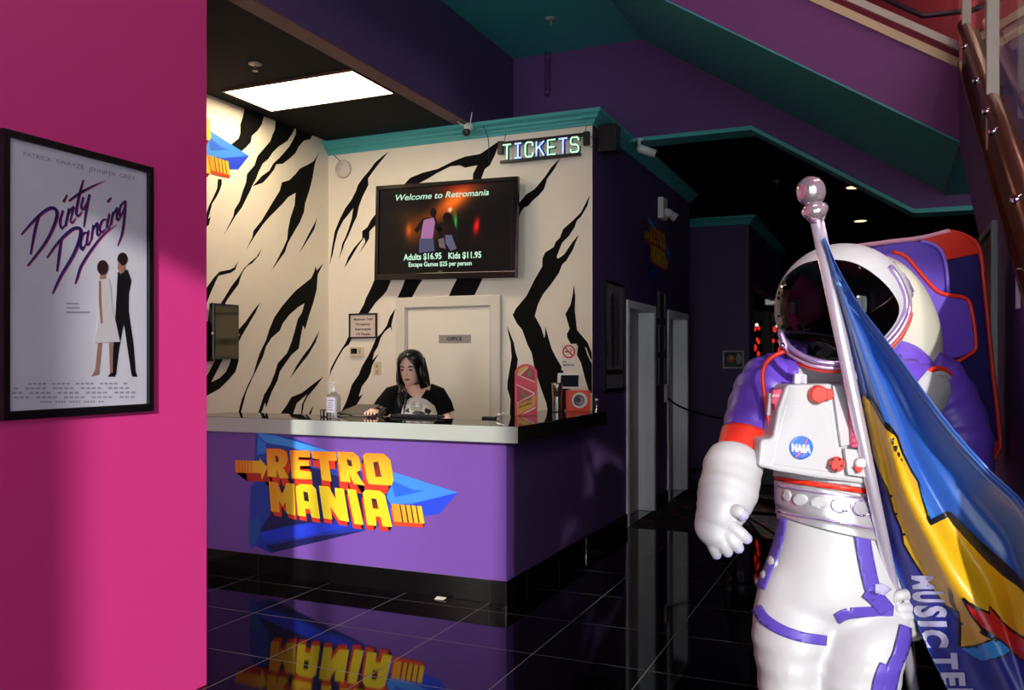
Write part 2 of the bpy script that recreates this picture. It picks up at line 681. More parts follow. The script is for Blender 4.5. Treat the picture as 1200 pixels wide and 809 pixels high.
LA = [
    [(208, 90), (300, 130), (290, 185), (270, 215), (243, 240), (238, 270), (215, 295), (195, 312), (135, 300), (145, 280), (180, 252), (188, 225), (188, 185), (200, 150)],
    [(355, 145), (445, 180), (430, 235), (410, 265), (370, 290), (340, 320), (320, 350), (295, 370), (275, 410), (262, 445), (245, 475), (235, 500), (215, 540), (195, 580), (165, 620), (135, 670), (108, 712), (130, 670), (155, 620), (160, 590), (185, 550), (200, 500), (215, 460), (220, 420), (255, 380), (270, 335), (300, 300), (330, 265), (340, 235), (352, 210)],
    [(452, 185), (530, 215), (520, 255), (490, 262), (465, 290), (450, 320), (425, 345), (390, 372), (358, 375), (348, 400), (320, 435), (295, 462), (245, 480), (290, 430), (325, 405), (345, 370), (372, 345), (395, 320), (420, 290), (440, 255), (452, 230)],
    [(565, 315), (548, 350), (540, 380), (530, 440), (515, 500), (495, 560), (490, 600), (470, 650), (440, 700), (415, 745), (400, 790), (335, 880), (372, 810), (395, 765), (410, 730), (415, 680), (425, 630), (445, 570), (450, 510), (415, 530), (390, 560), (370, 580), (330, 620), (295, 660), (260, 710), (215, 780), (245, 720), (250, 690), (290, 640), (320, 590), (350, 540), (375, 500), (385, 460), (420, 450), (450, 420), (470, 395), (510, 375), (535, 360), (552, 335)],
    [(552, 625), (540, 680), (510, 730), (465, 800), (500, 730), (520, 690), (540, 655)],
    [(82, 445), (100, 445), (100, 470), (90, 500), (75, 530), (55, 560), (45, 600), (35, 635), (48, 620), (40, 660), (12, 688), (12, 650), (30, 600), (40, 570), (60, 530), (78, 490)],
]
LB = [
    [(178, 65), (165, 105), (145, 120), (85, 135), (70, 165), (50, 210), (30, 260), (8, 295), (8, 218), (40, 175), (65, 140), (90, 115), (140, 105), (160, 95)],
    [(290, 5), (275, 40), (245, 75), (210, 95), (190, 140), (180, 175), (150, 215), (125, 250), (100, 300), (80, 290), (115, 235), (145, 185), (180, 140), (205, 100), (235, 70), (265, 45)],
    [(55, 255), (60, 300), (50, 400), (60, 540), (8, 540), (8, 360), (35, 350), (40, 300)],
    [(283, 260), (260, 310), (230, 360), (195, 420), (180, 450), (180, 540), (165, 590), (130, 630), (90, 670), (45, 695), (8, 715), (8, 640), (40, 590), (70, 530), (105, 530), (70, 600), (50, 640), (90, 620), (120, 590), (140, 545), (150, 500), (165, 420), (180, 390), (215, 350), (250, 300)],
    [(545, 90), (550, 110), (582, 75), (555, 130), (550, 200), (535, 260), (515, 320), (495, 390), (485, 370), (475, 420), (465, 480), (430, 510), (395, 560), (375, 590), (365, 630), (335, 690), (310, 760), (305, 735), (285, 795), (270, 795), (300, 700), (330, 650), (350, 600), (365, 550), (410, 500), (430, 450), (445, 400), (460, 340), (480, 310), (492, 265), (460, 285), (420, 320), (390, 360), (375, 395), (335, 430), (310, 470), (295, 520), (270, 570), (245, 620), (215, 690), (188, 795), (176, 795), (195, 720), (225, 650), (250, 600), (270, 530), (285, 490), (310, 440), (325, 390), (350, 330), (385, 280), (410, 250), (450, 205), (500, 165), (525, 145), (538, 115)],
    [(563, 395), (545, 450), (510, 510), (470, 560), (425, 620), (455, 560), (485, 515), (520, 470)],
    [(582, 612), (555, 650), (530, 680), (505, 710), (490, 740), (480, 800), (475, 800), (480, 745), (505, 695), (455, 740), (435, 800), (370, 800), (410, 745), (430, 710), (480, 690), (530, 650)],
    [(535, 750), (520, 800), (508, 800), (525, 765)],
]
k_ = 4.044
for pts in [crop_px(p, 235, 100, k_) for p in LA] + [crop_px(p, 235, 290, k_) for p in LB]:
    q = [on_x(u, v, -4.72) for u, v in pts]
    for p in q:
        p.x = -4.7188
        p.z = min(p.z, 3.535)
        p.y = min(p.y, 6.565)
    MB().poly(q).build('painted_stripe', M_STRIPE, wleft)
BK = [(crop_px(p, ox, oy, kk)) for ox, oy, kk, p in (
    (380, 150, 4.044, [(305, 112), (280, 145), (255, 175), (225, 215), (208, 240), (210, 270), (195, 300), (180, 330), (165, 370), (155, 420), (140, 450), (115, 510), (95, 550), (90, 570), (68, 625), (80, 580), (85, 550), (100, 520), (115, 480), (130, 430), (138, 380), (115, 410), (90, 440), (65, 490), (50, 550), (40, 600), (25, 650), (38, 560), (50, 490), (75, 430), (100, 380), (130, 340), (150, 300), (160, 270), (185, 235), (215, 200), (240, 165), (275, 135)]),
    (380, 150, 4.044, [(300, 360), (300, 420), (238, 465), (215, 490), (213, 525), (190, 560), (163, 600), (195, 540), (190, 520), (160, 560), (125, 620), (95, 665), (115, 610), (140, 570), (180, 525), (180, 490), (205, 470), (220, 440), (238, 415)]),
    (370, 150, 3.4286, [(740, 55), (720, 110), (700, 150), (680, 165), (665, 205), (660, 240), (630, 240), (632, 185), (650, 150), (600, 160), (580, 150), (540, 155), (490, 180), (450, 205), (410, 225), (380, 250), (335, 250), (355, 228), (380, 200), (430, 180), (490, 165), (550, 135), (600, 115), (660, 105), (690, 85), (725, 60)]),
    (540, 150, 4.044, [(475, 140), (440, 200), (410, 240), (395, 290), (370, 320), (340, 345), (320, 370), (300, 378), (285, 400), (262, 455), (220, 500), (220, 420), (262, 370), (290, 340), (310, 315), (350, 290), (375, 260), (400, 230), (430, 185)]),
    (540, 150, 4.044, [(612, 318), (600, 370), (570, 420), (550, 440), (540, 470), (515, 510), (495, 530), (480, 545), (455, 610), (460, 620), (490, 600), (510, 570), (530, 540), (560, 505), (530, 580), (500, 630), (481, 647), (466, 687), (431, 737), (391, 787), (366, 837), (351, 892), (381, 947), (396, 997), (400, 980), (401, 940), (416, 997), (431, 1047), (451, 1087), (481, 1137), (501, 1207), (521, 1347), (524, 1440), (420, 1440), (411, 1339), (406, 1307), (381, 1237), (351, 1147), (336, 1067), (316, 1027), (291, 957), (266, 927), (246, 887), (261, 857), (311, 797), (351, 717), (386, 657), (387, 620), (400, 590), (440, 565), (450, 540), (470, 520), (485, 480), (530, 440), (570, 400)]),
    (560, 310, 4.044, [(455, 95), (462, 150), (460, 220), (470, 310), (490, 335), (520, 370), (540, 420), (541, 460), (530, 440), (515, 395), (507, 392), (520, 430), (541, 470), (541, 610), (530, 610), (510, 550), (490, 470), (470, 430), (475, 385), (445, 385), (425, 350), (422, 330), (435, 305), (425, 270), (415, 235), (440, 190), (450, 140)]),
    (560, 310, 4.044, [(138, 290), (150, 320), (170, 370), (180, 420), (190, 450), (185, 490), (180, 560), (175, 740), (150, 740), (155, 640), (140, 590), (140, 560), (150, 500), (160, 440), (155, 370), (145, 330)]),
    (370, 310, 4.256, [(300, 60), (385, 60), (355, 130), (340, 150), (300, 190), (265, 240), (250, 262), (205, 262), (240, 200), (250, 170), (275, 120)]),
    (370, 310, 4.256, [(190, 350), (165, 400), (140, 420), (110, 470), (80, 530), (50, 570), (75, 520), (95, 480), (130, 420), (150, 390), (168, 350)]),
    (370, 310, 4.256, [(455, 50), (550, 50), (510, 110), (480, 166), (408, 166), (430, 120)]),
    (440, 320, 4.495, [(440, 10), (575, 10), (520, 122), (386, 124), (400, 90)]),
    (370, 310, 4.256, [(398, 220), (385, 270), (378, 300), (380, 335), (373, 312), (345, 335), (325, 365), (310, 410), (292, 440), (283, 478), (300, 460), (316, 443), (295, 480), (282, 505), (275, 540), (260, 570), (230, 610), (215, 660), (236, 648), (205, 700), (180, 760), (110, 770), (135, 720), (150, 690), (165, 650), (180, 600), (215, 550), (230, 510), (260, 460), (280, 420), (300, 370), (330, 340), (355, 305), (370, 260)]),
)]
for pts in BK:
    q = [on_y(u, v, 6.57) for u, v in pts]
    for p in q:
        p.y = 6.5688
        p.z = min(p.z, 3.41)
        p.x = min(max(p.x, -4.715), XW - .001)
    MB().poly(q).build('painted_stripe', M_STRIPE, wback)

# ------------------------------------------------------------------ emblem painted on the counter and twice on the walls
def scale_to(pts, c, k):
    return [(c[0] + (x - c[0]) * k, c[1] + (y - c[1]) * k) for x, y in pts]


def gX(p):
    q = on_y(260 + p[0] / 4.138, 490 + p[1] / 4.138, 4.85)
    return (q.x, q.z)


BLUE = [
    ([(165, 70), (340, 95), (500, 155), (830, 262), (1145, 362), (1055, 465), (900, 490), (240, 655), (132, 605), (140, 330), (155, 320)], '#1b3a9e'),
    ([(165, 70), (260, 85), (500, 155), (830, 262), (1145, 362), (870, 330), (520, 200), (330, 140), (215, 120)], '#3f8fe4'),
    ([(830, 262), (1145, 362), (920, 418), (820, 420), (800, 385)], '#3c86e6'),
    ([(820, 300), (930, 350), (985, 352), (840, 385)], '#1f5fd8'),
    ([(800, 420), (925, 415), (1145, 362), (1055, 465), (900, 490), (800, 500)], '#2345d8'),
    ([(175, 85), (215, 125), (215, 170), (170, 180)], '#2f6fd0'),
    ([(215, 165), (700, 330), (720, 480), (330, 520), (180, 555), (200, 520), (235, 470)], '#0e1650'),
    ([(132, 560), (180, 555), (340, 520), (560, 500), (700, 545), (240, 655), (132, 605)], '#182c9c'),
    ([(180, 556), (420, 512), (640, 520), (400, 575), (210, 600)], '#1c36c8'),
    ([(215, 620), (450, 575), (700, 545), (240, 655)], '#0d1552'),
    ([(132, 500), (178, 480), (190, 560), (150, 640), (132, 605)], '#20509c'),
]
LETT = [
    ('R', [(222, 150), (285, 150), (318, 165), (325, 200), (312, 232), (300, 240), (330, 290), (285, 290), (268, 245), (270, 285), (228, 282)], [(263, 182), (278, 187), (280, 213), (266, 214)]),
    ('R', [(335, 158), (430, 160), (432, 190), (375, 187), (376, 205), (425, 207), (427, 232), (380, 232), (382, 255), (437, 262), (440, 297), (345, 290)], None),
    ('R', [(440, 162), (555, 165), (560, 207), (520, 205), (535, 305), (490, 298), (478, 200), (445, 195)], None),
    ('R', [(565, 165), (640, 168), (668, 190), (678, 230), (672, 255), (655, 262), (697, 325), (645, 318), (620, 265), (628, 310), (582, 305)], [(608, 198), (632, 205), (638, 235), (617, 230)]),
    ('R', [(690, 185), (705, 172), (790, 175), (820, 205), (836, 300), (825, 325), (720, 318), (710, 300)], [(738, 215), (762, 210), (780, 285), (750, 285)]),
    ('M', [(235, 310), (275, 315), (298, 370), (318, 318), (355, 320), (360, 470), (318, 460), (315, 400), (300, 430), (282, 395), (285, 455), (245, 450)], None),
    ('M', [(365, 335), (385, 322), (440, 325), (460, 345), (480, 485), (440, 478), (432, 440), (408, 438), (412, 475), (375, 470)], [(400, 355), (422, 360), (428, 405), (405, 400)]),
    ('M', [(478, 330), (525, 335), (560, 400), (553, 340), (595, 345), (620, 500), (575, 492), (530, 425), (540, 490), (500, 482)], None),
    ('M', [(613, 345), (655, 350), (692, 515), (648, 510)], None),
    ('M', [(690, 365), (705, 350), (770, 355), (795, 375), (830, 525), (785, 522), (775, 478), (750, 475), (755, 520), (712, 515)], [(730, 388), (755, 392), (765, 440), (738, 438)]),
]


def mixc(a, b, t):
    t = max(0, min(1, t))
    ca = [int(a[i:i + 2], 16) / 255 for i in (1, 3, 5)]
    cb = [int(b[i:i + 2], 16) / 255 for i in (1, 3, 5)]
    return tuple(x + (y - x) * t for x, y in zip(ca, cb))


def emblem(parent, fn):
    """fn(x, z, layer) -> point; x,z in metres on the counter front"""
    root = None
    L = [0]

    def add(mb, pts, col, grad=None):
        L[0] += 1
        k = len(mb.v)
        mb.poly([fn(*gX(p), L[0]) for p in pts])
        for i, p in enumerate(pts):
            mb.c[k + i] = grad(p) if grad else col

    def h(c):
        return mixc(c, c, 0)
    back = MB()
    for pts, c in BLUE:
        add(back, pts, h(c))
    root = back.build('painted_emblem', M_PRINT, parent, attr=True)
    arrow = MB()
    dn = lambda k, s: (lambda p: (p[0] + (500 - p[0]) * k, p[1] + s))

    def extr(mb, pts, d, col):
        L[0] += 1
        for a, b in zip(pts, pts[1:] + pts[:1]):
            k = len(mb.v)
            mb.poly([fn(*gX(q), L[0]) for q in (a, b, d(b), d(a))])
            for i in range(4):
                mb.c[k + i] = col
        L[0] += 1
        k = len(mb.v)
        mb.poly([fn(*gX(d(q)), L[0]) for q in pts])
        for i in range(len(pts)):
            mb.c[k + i] = col
    bar = [(65, 205), (185, 208), (183, 193), (222, 240), (196, 300), (190, 268), (68, 265)]
    extr(arrow, bar, dn(.13, 42), h('#b3201c'))
    add(arrow, bar, None, lambda p: mixc('#e8701a', '#f2c52c', (p[0] - 65) / 150))
    for x in (84, 98, 112, 126, 142):
        add(arrow, [(x, 207), (x + 3, 207), (x + 4, 265), (x + 1, 265)], h('#a8641c'))
    arrow.build('arrow', M_PRINT, root, attr=True)
    arrow = MB()
    blk = [(822, 415), (970, 428), (985, 512), (838, 502)]
    extr(arrow, blk, dn(.01, 20), h('#d8401c'))
    add(arrow, blk, None, lambda p: mixc('#ee8a1c', '#f6c22a', (p[0] - 822) / 120))
    for x in (862, 888, 914, 940):
        add(arrow, [(x, 419), (x + 7, 420), (x + 22, 508), (x + 14, 507)], h('#5a2c1c'))
    arrow.build('striped_block', M_PRINT, root, attr=True)
    let = MB()
    for row, pts, hole in LETT:
        extr(let, pts, dn(.07, 42) if row == 'R' else dn(.05, 24), h('#d8321c'))
    for row, pts, hole in LETT:
        add(let, scale_to(pts, (sum(p[0] for p in pts) / len(pts), sum(p[1] for p in pts) / len(pts)), 1.03), None,
            (lambda p: mixc('#ef8214', '#f2b824', (p[1] - 160) / 90)) if row == 'R' else (lambda p: mixc('#e9a01e', '#f2d02a', (p[0] - 240) / 120)))
        add(let, scale_to(pts, (sum(p[0] for p in pts) / len(pts), sum(p[1] for p in pts) / len(pts)), .95), None,
            (lambda p: mixc('#ee7f14', '#eec024', (p[1] - 160) / 100)) if row == 'R' else (lambda p: mixc('#e58c1c', '#e8c822', (p[0] - 240) / 120)))
        if hole:
            add(let, hole, None, lambda p: mixc('#d83a1c', '#1c1010', (p[1] % 140) / 140 + .3))
    let.build('lettering', M_PRINT, root, attr=True)
    return root


CX, CZ = -2.729, .461
LAY = .00018
emblem(wleft, lambda x, z, l: Vector((-4.7186 + LAY * l, 5.277 + (x - CX) * .93, 2.968 + (z - CZ) * .93)))
emblem(wcor, lambda x, z, l: Vector((XW + .001 + LAY * l, 9.15 + (x - CX) * .62, 2.52 + (z - CZ) * .78)))
# ------------------------------------------------------------------ stairs at the right
def zb(x):
    return 4.37 - .646 * (x + 2.0)


st = thing('staircase', (.4, 5.8, 0), 'plum staircase with teal underside coming down to a landing above the corridor opening', 'staircase')
YA, YB = 5.8, 7.44
body = MB()
body.prism([(-2.0, YA, 4.37), (.396, YA, zb(.396)), (.396, YA, 3.262), (-2.0, YA, 4.81)], (0, .1, 0))
body.build('fascia', mat('magenta_plum_paint', '#83407f', .6, bump=.1), st)  # plum pushed to magenta in the colour, standing for light on the fascia
sf = MB()
sf.prism([(-2.0, YA + .1, 4.37), (.43, YA + .1, 2.80), (.43, YA + .1, 3.0), (-2.0, YA + .1, 4.57)], (0, YB - YA - .1, 0))
sf.prism([(-2.0, YA - .001, 4.368), (.396, YA - .001, zb(.396) - .002), (.396, YA - .001, zb(.396) + .01), (-2.0, YA - .001, 4.38)], (0, .1, 0))
sf.box(.396, 2.2, 5.9, 7.44, 2.793, 2.80)
sf.build('soffit', M_TEAL, st)
sl_ = MB()
sl_.prism([(-2.0, YA + .1, 4.6), (.396, YA + .1, 3.05), (.396, YA + .1, 3.2), (-2.0, YA + .1, 4.75)], (0, YB - YA - .2, 0))
sl_.box(.396, 2.2, 5.8, 7.6, 2.801, 3.0)
sl_.build('stair_slab', M_PLUM, st)


def slope_bar(mb, z0, h, y0, dy, xa=-2.0, xb=.396):
    k = -.646
    mb.prism([(xa, y0, z0 + k * (xa - .396)), (xb, y0, z0 + k * (xb - .396)), (xb, y0, z0 + h + k * (xb - .396)), (xa, y0, z0 + h + k * (xa - .396))], (0, dy, 0))
    return mb


slope_bar(MB(), 3.262, .058, YA - .02, .14).build('stair_trim', M_CREAMTRIM, st)
slope_bar(MB(), 3.315, .06, YA + .02, .06).build('stair_shoe', M_RED, st)
slope_bar(MB(), 3.372, .05, YA - .01, .08).build('rail_shoe', mat('pale_metal', '#dccdba', .4, metal=.1), st)
slope_bar(MB(), 3.422, .9, YA + .02, .012).build('glass_panel', pane_mat('rose_pane', '#e8d8dc'), st)
hr = MB().tube([(-2.0, 7.3, 4.16 + .646 * 2.3), (.25, 7.3, 4.16), (.6, 7.3, 4.15)], .022, 10)
hr.tube([(.6, 7.3, 4.15), (2.6, 7.3, 4.15 + .55 * 2.0)], .022, 10)
hr.build('handrail', mat('grey_rail', '#5a5458', .4, metal=.4), st, smooth=True)
# second flight rising to the right behind the landing
up = MB()
K2 = .55
up.prism([(.62, 7.36, 3.19), (2.6, 7.36, 3.19 + K2 * 1.98), (2.6, 7.36, 3.78 + K2 * 1.98), (.62, 7.36, 3.78)], (0, .1, 0))
up.build('rear_fascia', M_PLUM, st)
MB().prism([(.62, 7.34, 3.78), (2.6, 7.34, 3.78 + K2 * 1.98), (2.6, 7.34, 3.845 + K2 * 1.98), (.62, 7.34, 3.845)], (0, .1, 0)).build('stair_trim', M_CREAMTRIM, st)
MB().prism([(.62, 7.36, 3.845), (2.6, 7.36, 3.845 + K2 * 1.98), (2.6, 7.36, 3.91 + K2 * 1.98), (.62, 7.36, 3.91)], (0, .06, 0)).build('stair_shoe', M_RED, st)
MB().prism([(.62, 7.34, 3.91), (2.6, 7.34, 3.91 + K2 * 1.98), (2.6, 7.34, 3.975 + K2 * 1.98), (.62, 7.34, 3.975)], (0, .08, 0)).build('rail_shoe', M_CREAMTRIM, st)
MB().prism([(.45, 7.3, 2.80), (2.6, 7.3, 3.10), (2.6, 7.3, 3.19 + K2 * 1.98), (.62, 7.3, 3.19), (.45, 7.3, 3.0)], (0, .13, 0)).build('rear_soffit', M_TEAL, st)
# flight coming down toward the storefront with a closed plum side wall
XS = .396
K3 = .585


def zf(y):
    return 3.30 - K3 * (5.8 - y)


side = MB().prism([(XS, 2.35, 0), (XS, 4.6, 0), (XS, 4.6, 2.10), (XS, 5.8, 2.80), (XS, 5.8, 3.26), (XS, 2.35, zf(2.35))], (.12, 0, 0))
wst = struct(side.build('wall_stair', M_PLUM))


def flight_bar(x0, x1, z0, z1, ya=2.35, yb=5.8):
    return MB().prism([(x0, ya, zf(ya) + z0), (x0, yb, zf(yb) + z0), (x0, yb, zf(yb) + z1), (x0, ya, zf(ya) + z1)], (x1 - x0, 0, 0))


flight_bar(XS - .012, XS + .10, -.02, .015).build('stringer_edge', M_BRONZE, st)
flight_bar(XS + .005, XS + .10, .015, .15, 2.35, 4.62).build('stringer', M_BRONZE, st)
flight_bar(XS + .02, XS + .10, .015, .19, 4.62, 5.8).build('stringer_panel', M_DKBRONZE, st)
flight_bar(XS + .085, XS + .10, .15, 1.0).build('glass_panel', pane_mat('clear_pane', '#f4f7f6'), st)
MB().tube([(XS + .02, 2.35, zf(2.35) + .235), (XS + .02, 5.75, zf(5.75) + .235)], .036, 10).build('glazing_rail', M_BRONZE, st, smooth=True)
for y in (3.2, 3.85, 4.1, 4.55, 5.2):
    cl = MB().lathe((XS - .01, y, zf(y) + .25), (-1, 0, 0), [(.016, -.02), (.016, .012), (.010, .022)], 12)
    cl.build('clamp', M_CHROME, st, smooth=True)
MB().box(XS, XS + .05, 4.26, 4.30, zf(4.28) + .02, 4.6).build('baluster', mat('pale_metal', '#b8aa9c'), st, bev=.004)
MB().box(XS, XS + .05, 5.62, 5.66, zf(5.6) + .05, 4.9).build('baluster', mat('pale_metal', '#b8aa9c'), st, bev=.004)
MB().box(XS - .01, XS + .04, 3.215, 3.255, zf(3.23) - .12, zf(3.23) + .01).build('baluster_foot', M_WHITE, st)
# lamps glowing under the upper ceiling
for i, (x, y) in enumerate(((.9, 9.6), (1.35, 10.3), (2.0, 10.2), (2.6, 9.4))):
    L = thing('hanging_lamp', (x, y, 7.6), ['small amber lamp under the crimson upper ceiling, leftmost above the landing', 'small amber lamp under the crimson upper ceiling, beside the first white post', 'small amber lamp under the crimson upper ceiling, right of the thick white post', 'small amber lamp under the crimson upper ceiling, rightmost by the frame edge'][i], 'lamp', 'lamps of the upper floor')
    MB().tube([(x, y, 7.6), (x, y, 6.3)], .008, 6).build('cord', M_BLK, L)
    MB().lathe((x, y, 6.3), (0, 0, -1), [(.02, 0), (.07, .05), (.075, .14), (.04, .18)], 14).build('bulb', mat('amber_lamp', '#ffb060', .5, emit=6), L, smooth=True)
    pl_ = bpy.data.lights.new('lamp_glow', 'POINT')
    pl_.energy = 16
    pl_.color = (1, .72, .55)
    pl_.shadow_soft_size = .09
    po = bpy.data.objects.new('lamp_glow', pl_)
    C.objects.link(po)
    po.parent = L
    po.location = (0, 0, -1.6)

# unseen fill lamps added to brighten the upper walls and teal ceiling
for i, (x, y) in enumerate(((1.7, 2.2), (2.6, 4.6))):
    L = thing('pendant_lamp', (x, y, 7.6), ['round white pendant lamp high over the lobby, nearer the storefront', 'round white pendant lamp high over the lobby, nearer the stairs'][i], 'lamp', 'atrium pendants')
    MB().tube([(x, y, 7.6), (x, y, 6.75)], .008, 6).build('cord', M_BLK, L)
    MB().ball((x, y, 6.6), .16, n=20, m=12).build('globe', mat('globe_glass', '#ffeaf0', .4, emit=3), L, smooth=True)
    pl_ = bpy.data.lights.new('pendant_glow', 'POINT')
    pl_.energy = 110
    pl_.color = (1, .86, .9)
    pl_.shadow_soft_size = .16
    po = bpy.data.objects.new('pendant_glow', pl_)
    C.objects.link(po)
    po.parent = L
    po.location = (0, 0, -1.25)

# ------------------------------------------------------------------ ticket counter
YC, XC = 4.85, -2.16
ct = thing('ticket_counter', (XC, YC, 0), 'violet L-shaped ticket counter with a painted yellow and blue emblem on its front', 'counter')
MB().box(-4.71, XC, YC, YC + .12, .145, 1.008).build('front_panel', M_COUNTER, ct)
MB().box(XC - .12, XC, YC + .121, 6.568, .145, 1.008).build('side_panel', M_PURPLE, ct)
MB().box(-4.70, XC - .004, YC + .004, YC + .11, .0, .1448).build('base_core', M_GROUT, ct)
MB().box(XC - .11, XC - .004, YC + .004, 6.56, .0, .1448).build('base_core', M_GROUT, ct)
xe = [-4.70] + [-2.273 - .6 * k for k in (4, 3, 2, 1, 0)] + [XC]
for a, b in zip(xe, xe[1:]):
    if b - a > .02:
        MB().box(a + .002, b - .002, YC - .006, YC + .003, .001, .143).build('base_tile', M_BASETILE, ct, bev=.001)
ye = [YC - .006] + [YC + .32 + .6 * k for k in range(3)] + [6.568]
for a, b in zip(ye, ye[1:]):
    MB().box(XC - .003, XC + .006, a + .0015, b - .0015, .001, .143).build('base_tile', M_BASETILE, ct, bev=.001)
emblem(ct, lambda x, z, l: Vector((x, YC - .001 - LAY * l, z)))

M_TOPEDGE = mat('grey_laminate', '#a9ada6', .35, var=.03)
M_TOP = mat('black_gloss_top', '#0a0a0a', .04)
YT, XT = 4.765, -2.045
top = thing('worktop', (XT, YT, 1.01), 'long L-shaped worktop with grey edge and glossy black surface on the violet counter', 'worktop')
L_out = [(-4.71, YT), (XT, YT), (XT, 6.565), (XT - .52, 6.565), (XT - .52, YT + .5), (-4.71, YT + .5)]
MB().prism([(x, y, 1.01) for x, y in L_out], (0, 0, .10)).build('slab', mat('dark_gloss_edge', '#1f1d1b', .25), top, bev=.003)  # side edges darkened in colour for their unlit look; front strip stays grey
MB().box(-4.705, XT, YT - .004, YT - .0005, 1.0105, 1.1105).build('front_edging', M_TOPEDGE, top)
L_in = [(-4.709, YT + .004), (XT - .004, YT + .004), (XT - .004, 6.563), (XT - .516, 6.563), (XT - .516, YT + .496), (-4.709, YT + .496)]
MB().prism([(x, y, 1.1102) for x, y in L_in], (0, 0, .0022)).build('gloss_surface', M_TOP, top)
ZT = 1.1125

# ------------------------------------------------------------------ things on the counter
def on_top(u, v):
    return on_z(u, v, ZT)


# hand sanitiser bottle in front of the wire holder
p = on_top(391, 491)
p.z = ZT
b = thing('sanitizer_bottle', p, 'clear pump bottle of hand sanitiser on the left end of the counter top', 'bottle')
M_CLEAR = pane_mat('clear_plastic', '#dfe4ea', .2)
MB().rings([[p + Vector((.047 * k * math.copysign(abs(math.cos(a)) ** .6, math.cos(a)), .03 * k * math.copysign(abs(math.sin(a)) ** .6, math.sin(a)), z)) for a in [2 * PI * i / 28 for i in range(28)]]
            for z, k in ((0, .92), (.006, 1), (.15, 1), (.165, .9), (.172, .5), (.185, .4))]).build('bottle_body', M_CLEAR, b, smooth=False)
MB().box(p.x - .036, p.x + .03, p.y - .0325, p.y - .031, p.z + .045, p.z + .15).build('bottle_label', mat('pale_label', '#c9c2d2', .5), b)
lb = MB()
for i in range(5):
    lb.box(p.x - .028, p.x + .022 - .01 * (i % 2), p.y - .0332, p.y - .0326, p.z + .06 + .016 * i, p.z + .066 + .016 * i)
lb.build('label_print', mat('grey_ink', '#6d6878', .6), b)
MB().lathe(p + UP * .185, UP, [(.016, 0), (.017, .022), (.006, .024), (.006, .05), (.014, .052), (.014, .066), (.004, .07)], 16).build('pump', mat('frosted_plastic', '#e9ece8', .3), b, smooth=True)
MB().tube([p + UP * .247, p + Vector((-.02, -.02, .249)), p + Vector((-.034, -.034, .235))], .006, 8).build('spout', mat('frosted_plastic', '#e9ece8', .3), b, smooth=True)
q = on_top(380, 489)
q.z = ZT
h = thing('wire_holder', q, 'small black wire holder at the left of the sanitiser bottle', 'holder')
wh = MB()
for dx in (-.03, .0, .03):
    wh.tube([q + Vector((dx, 0, .004)), q + Vector((dx, 0, .05)), q + Vector((dx, .03, .05)), q + Vector((dx, .03, .004))], .004, 8)
for z in (.004, .05):
    wh.tube([q + Vector((-.03, 0, z)), q + Vector((.03, 0, z))], .004, 8)
wh.build('wire', M_BLK, h, smooth=True)
# laptop-like slab, keyboard tray and mouse pad
p = on_top(428, 487)
p.z = ZT
t = thing('tablet_stand', p, 'slanted grey tablet lying on its black stand in front of the woman', 'tablet')
MB().prism([p + Vector((-.21, -.06, .004)), p + Vector((.06, -.06, .004)), p + Vector((.06, .10, .062)), p + Vector((-.13, .10, .062))], (0, .006, .014)).build('tablet', mat('grey_case', '#4d4740', .35), t, bev=.003)
MB().prism([p + Vector((-.1, .0, 0)), p + Vector((.12, .0, 0)), p + Vector((.12, .1, .055)), p + Vector((-.1, .1, .055))], (0, .03, -.002)).build('stand', M_BLK, t, bev=.004)
p = on_top(490, 490)
p.z = ZT
t = thing('keyboard', p, 'flat black keyboard lying on the counter before the woman', 'keyboard')
MB().box(p.x - .22, p.x + .16, p.y - .02, p.y + .10, ZT, ZT + .016).build('keyboard_case', M_BLK, t, bev=.004)
ky = MB()
for i in range(14):
    for j in range(4):
        ky.box(p.x - .21 + .026 * i, p.x - .19 + .026 * i, p.y - .012 + .026 * j, p.y + .008 + .026 * j, ZT + .016, ZT + .02)
tag(ky.build('keys', mat('key_plastic', '#1c1c1e', .5), t), kind='stuff')
# keys bunch
p = on_top(581, 491)
p.z = ZT
t = thing('key_bunch', p, 'bunch of silver keys on a black fob lying on the counter', 'keys')
MB().box(p.x - .10, p.x - .0, p.y - .02, p.y + .02, ZT, ZT + .014).build('fob', M_BLK, t, bev=.005)
for i in range(3):
    a = -.3 + .35 * i
    d = Vector((math.cos(a), math.sin(a), .25)).normalized()
    k1 = MB()
    c = p + Vector((.02, 0, .016 + .008 * i))
    s_ = d.cross(UP).normalized()
    k1.obox(c + d * .025, d * .025, s_ * .004, UP * .0012)
    k1.obox(c, d * .012, s_ * .011, UP * .0014)
    k1.build('key', M_STEEL, t)
MB().tube([p + Vector((.005 + .014 * math.cos(2 * PI * i / 16), .014 * math.sin(2 * PI * i / 16), .018)) for i in range(16)], .0015, 6, closed=True).build('key_ring', M_CHROME, t, smooth=True)

# pink board: plain stand-in with bands
def board_frame():
    q = on_z(615, 487, ZT)
    return q


bp_ = on_top(616.5, 487.5)
bp_.z = ZT
xd = Vector((.93, .36, 0)).normalized()
nd = Vector((xd.y, -xd.x, 0))
b = thing('toy_board', bp_, 'hot pink round-topped toy board standing upright on the counter corner', 'board')
HW, HH = .082, .375


def bpt(x, z, o=0):
    return bp_ + xd * x + UP * z + nd * o + UP * .001


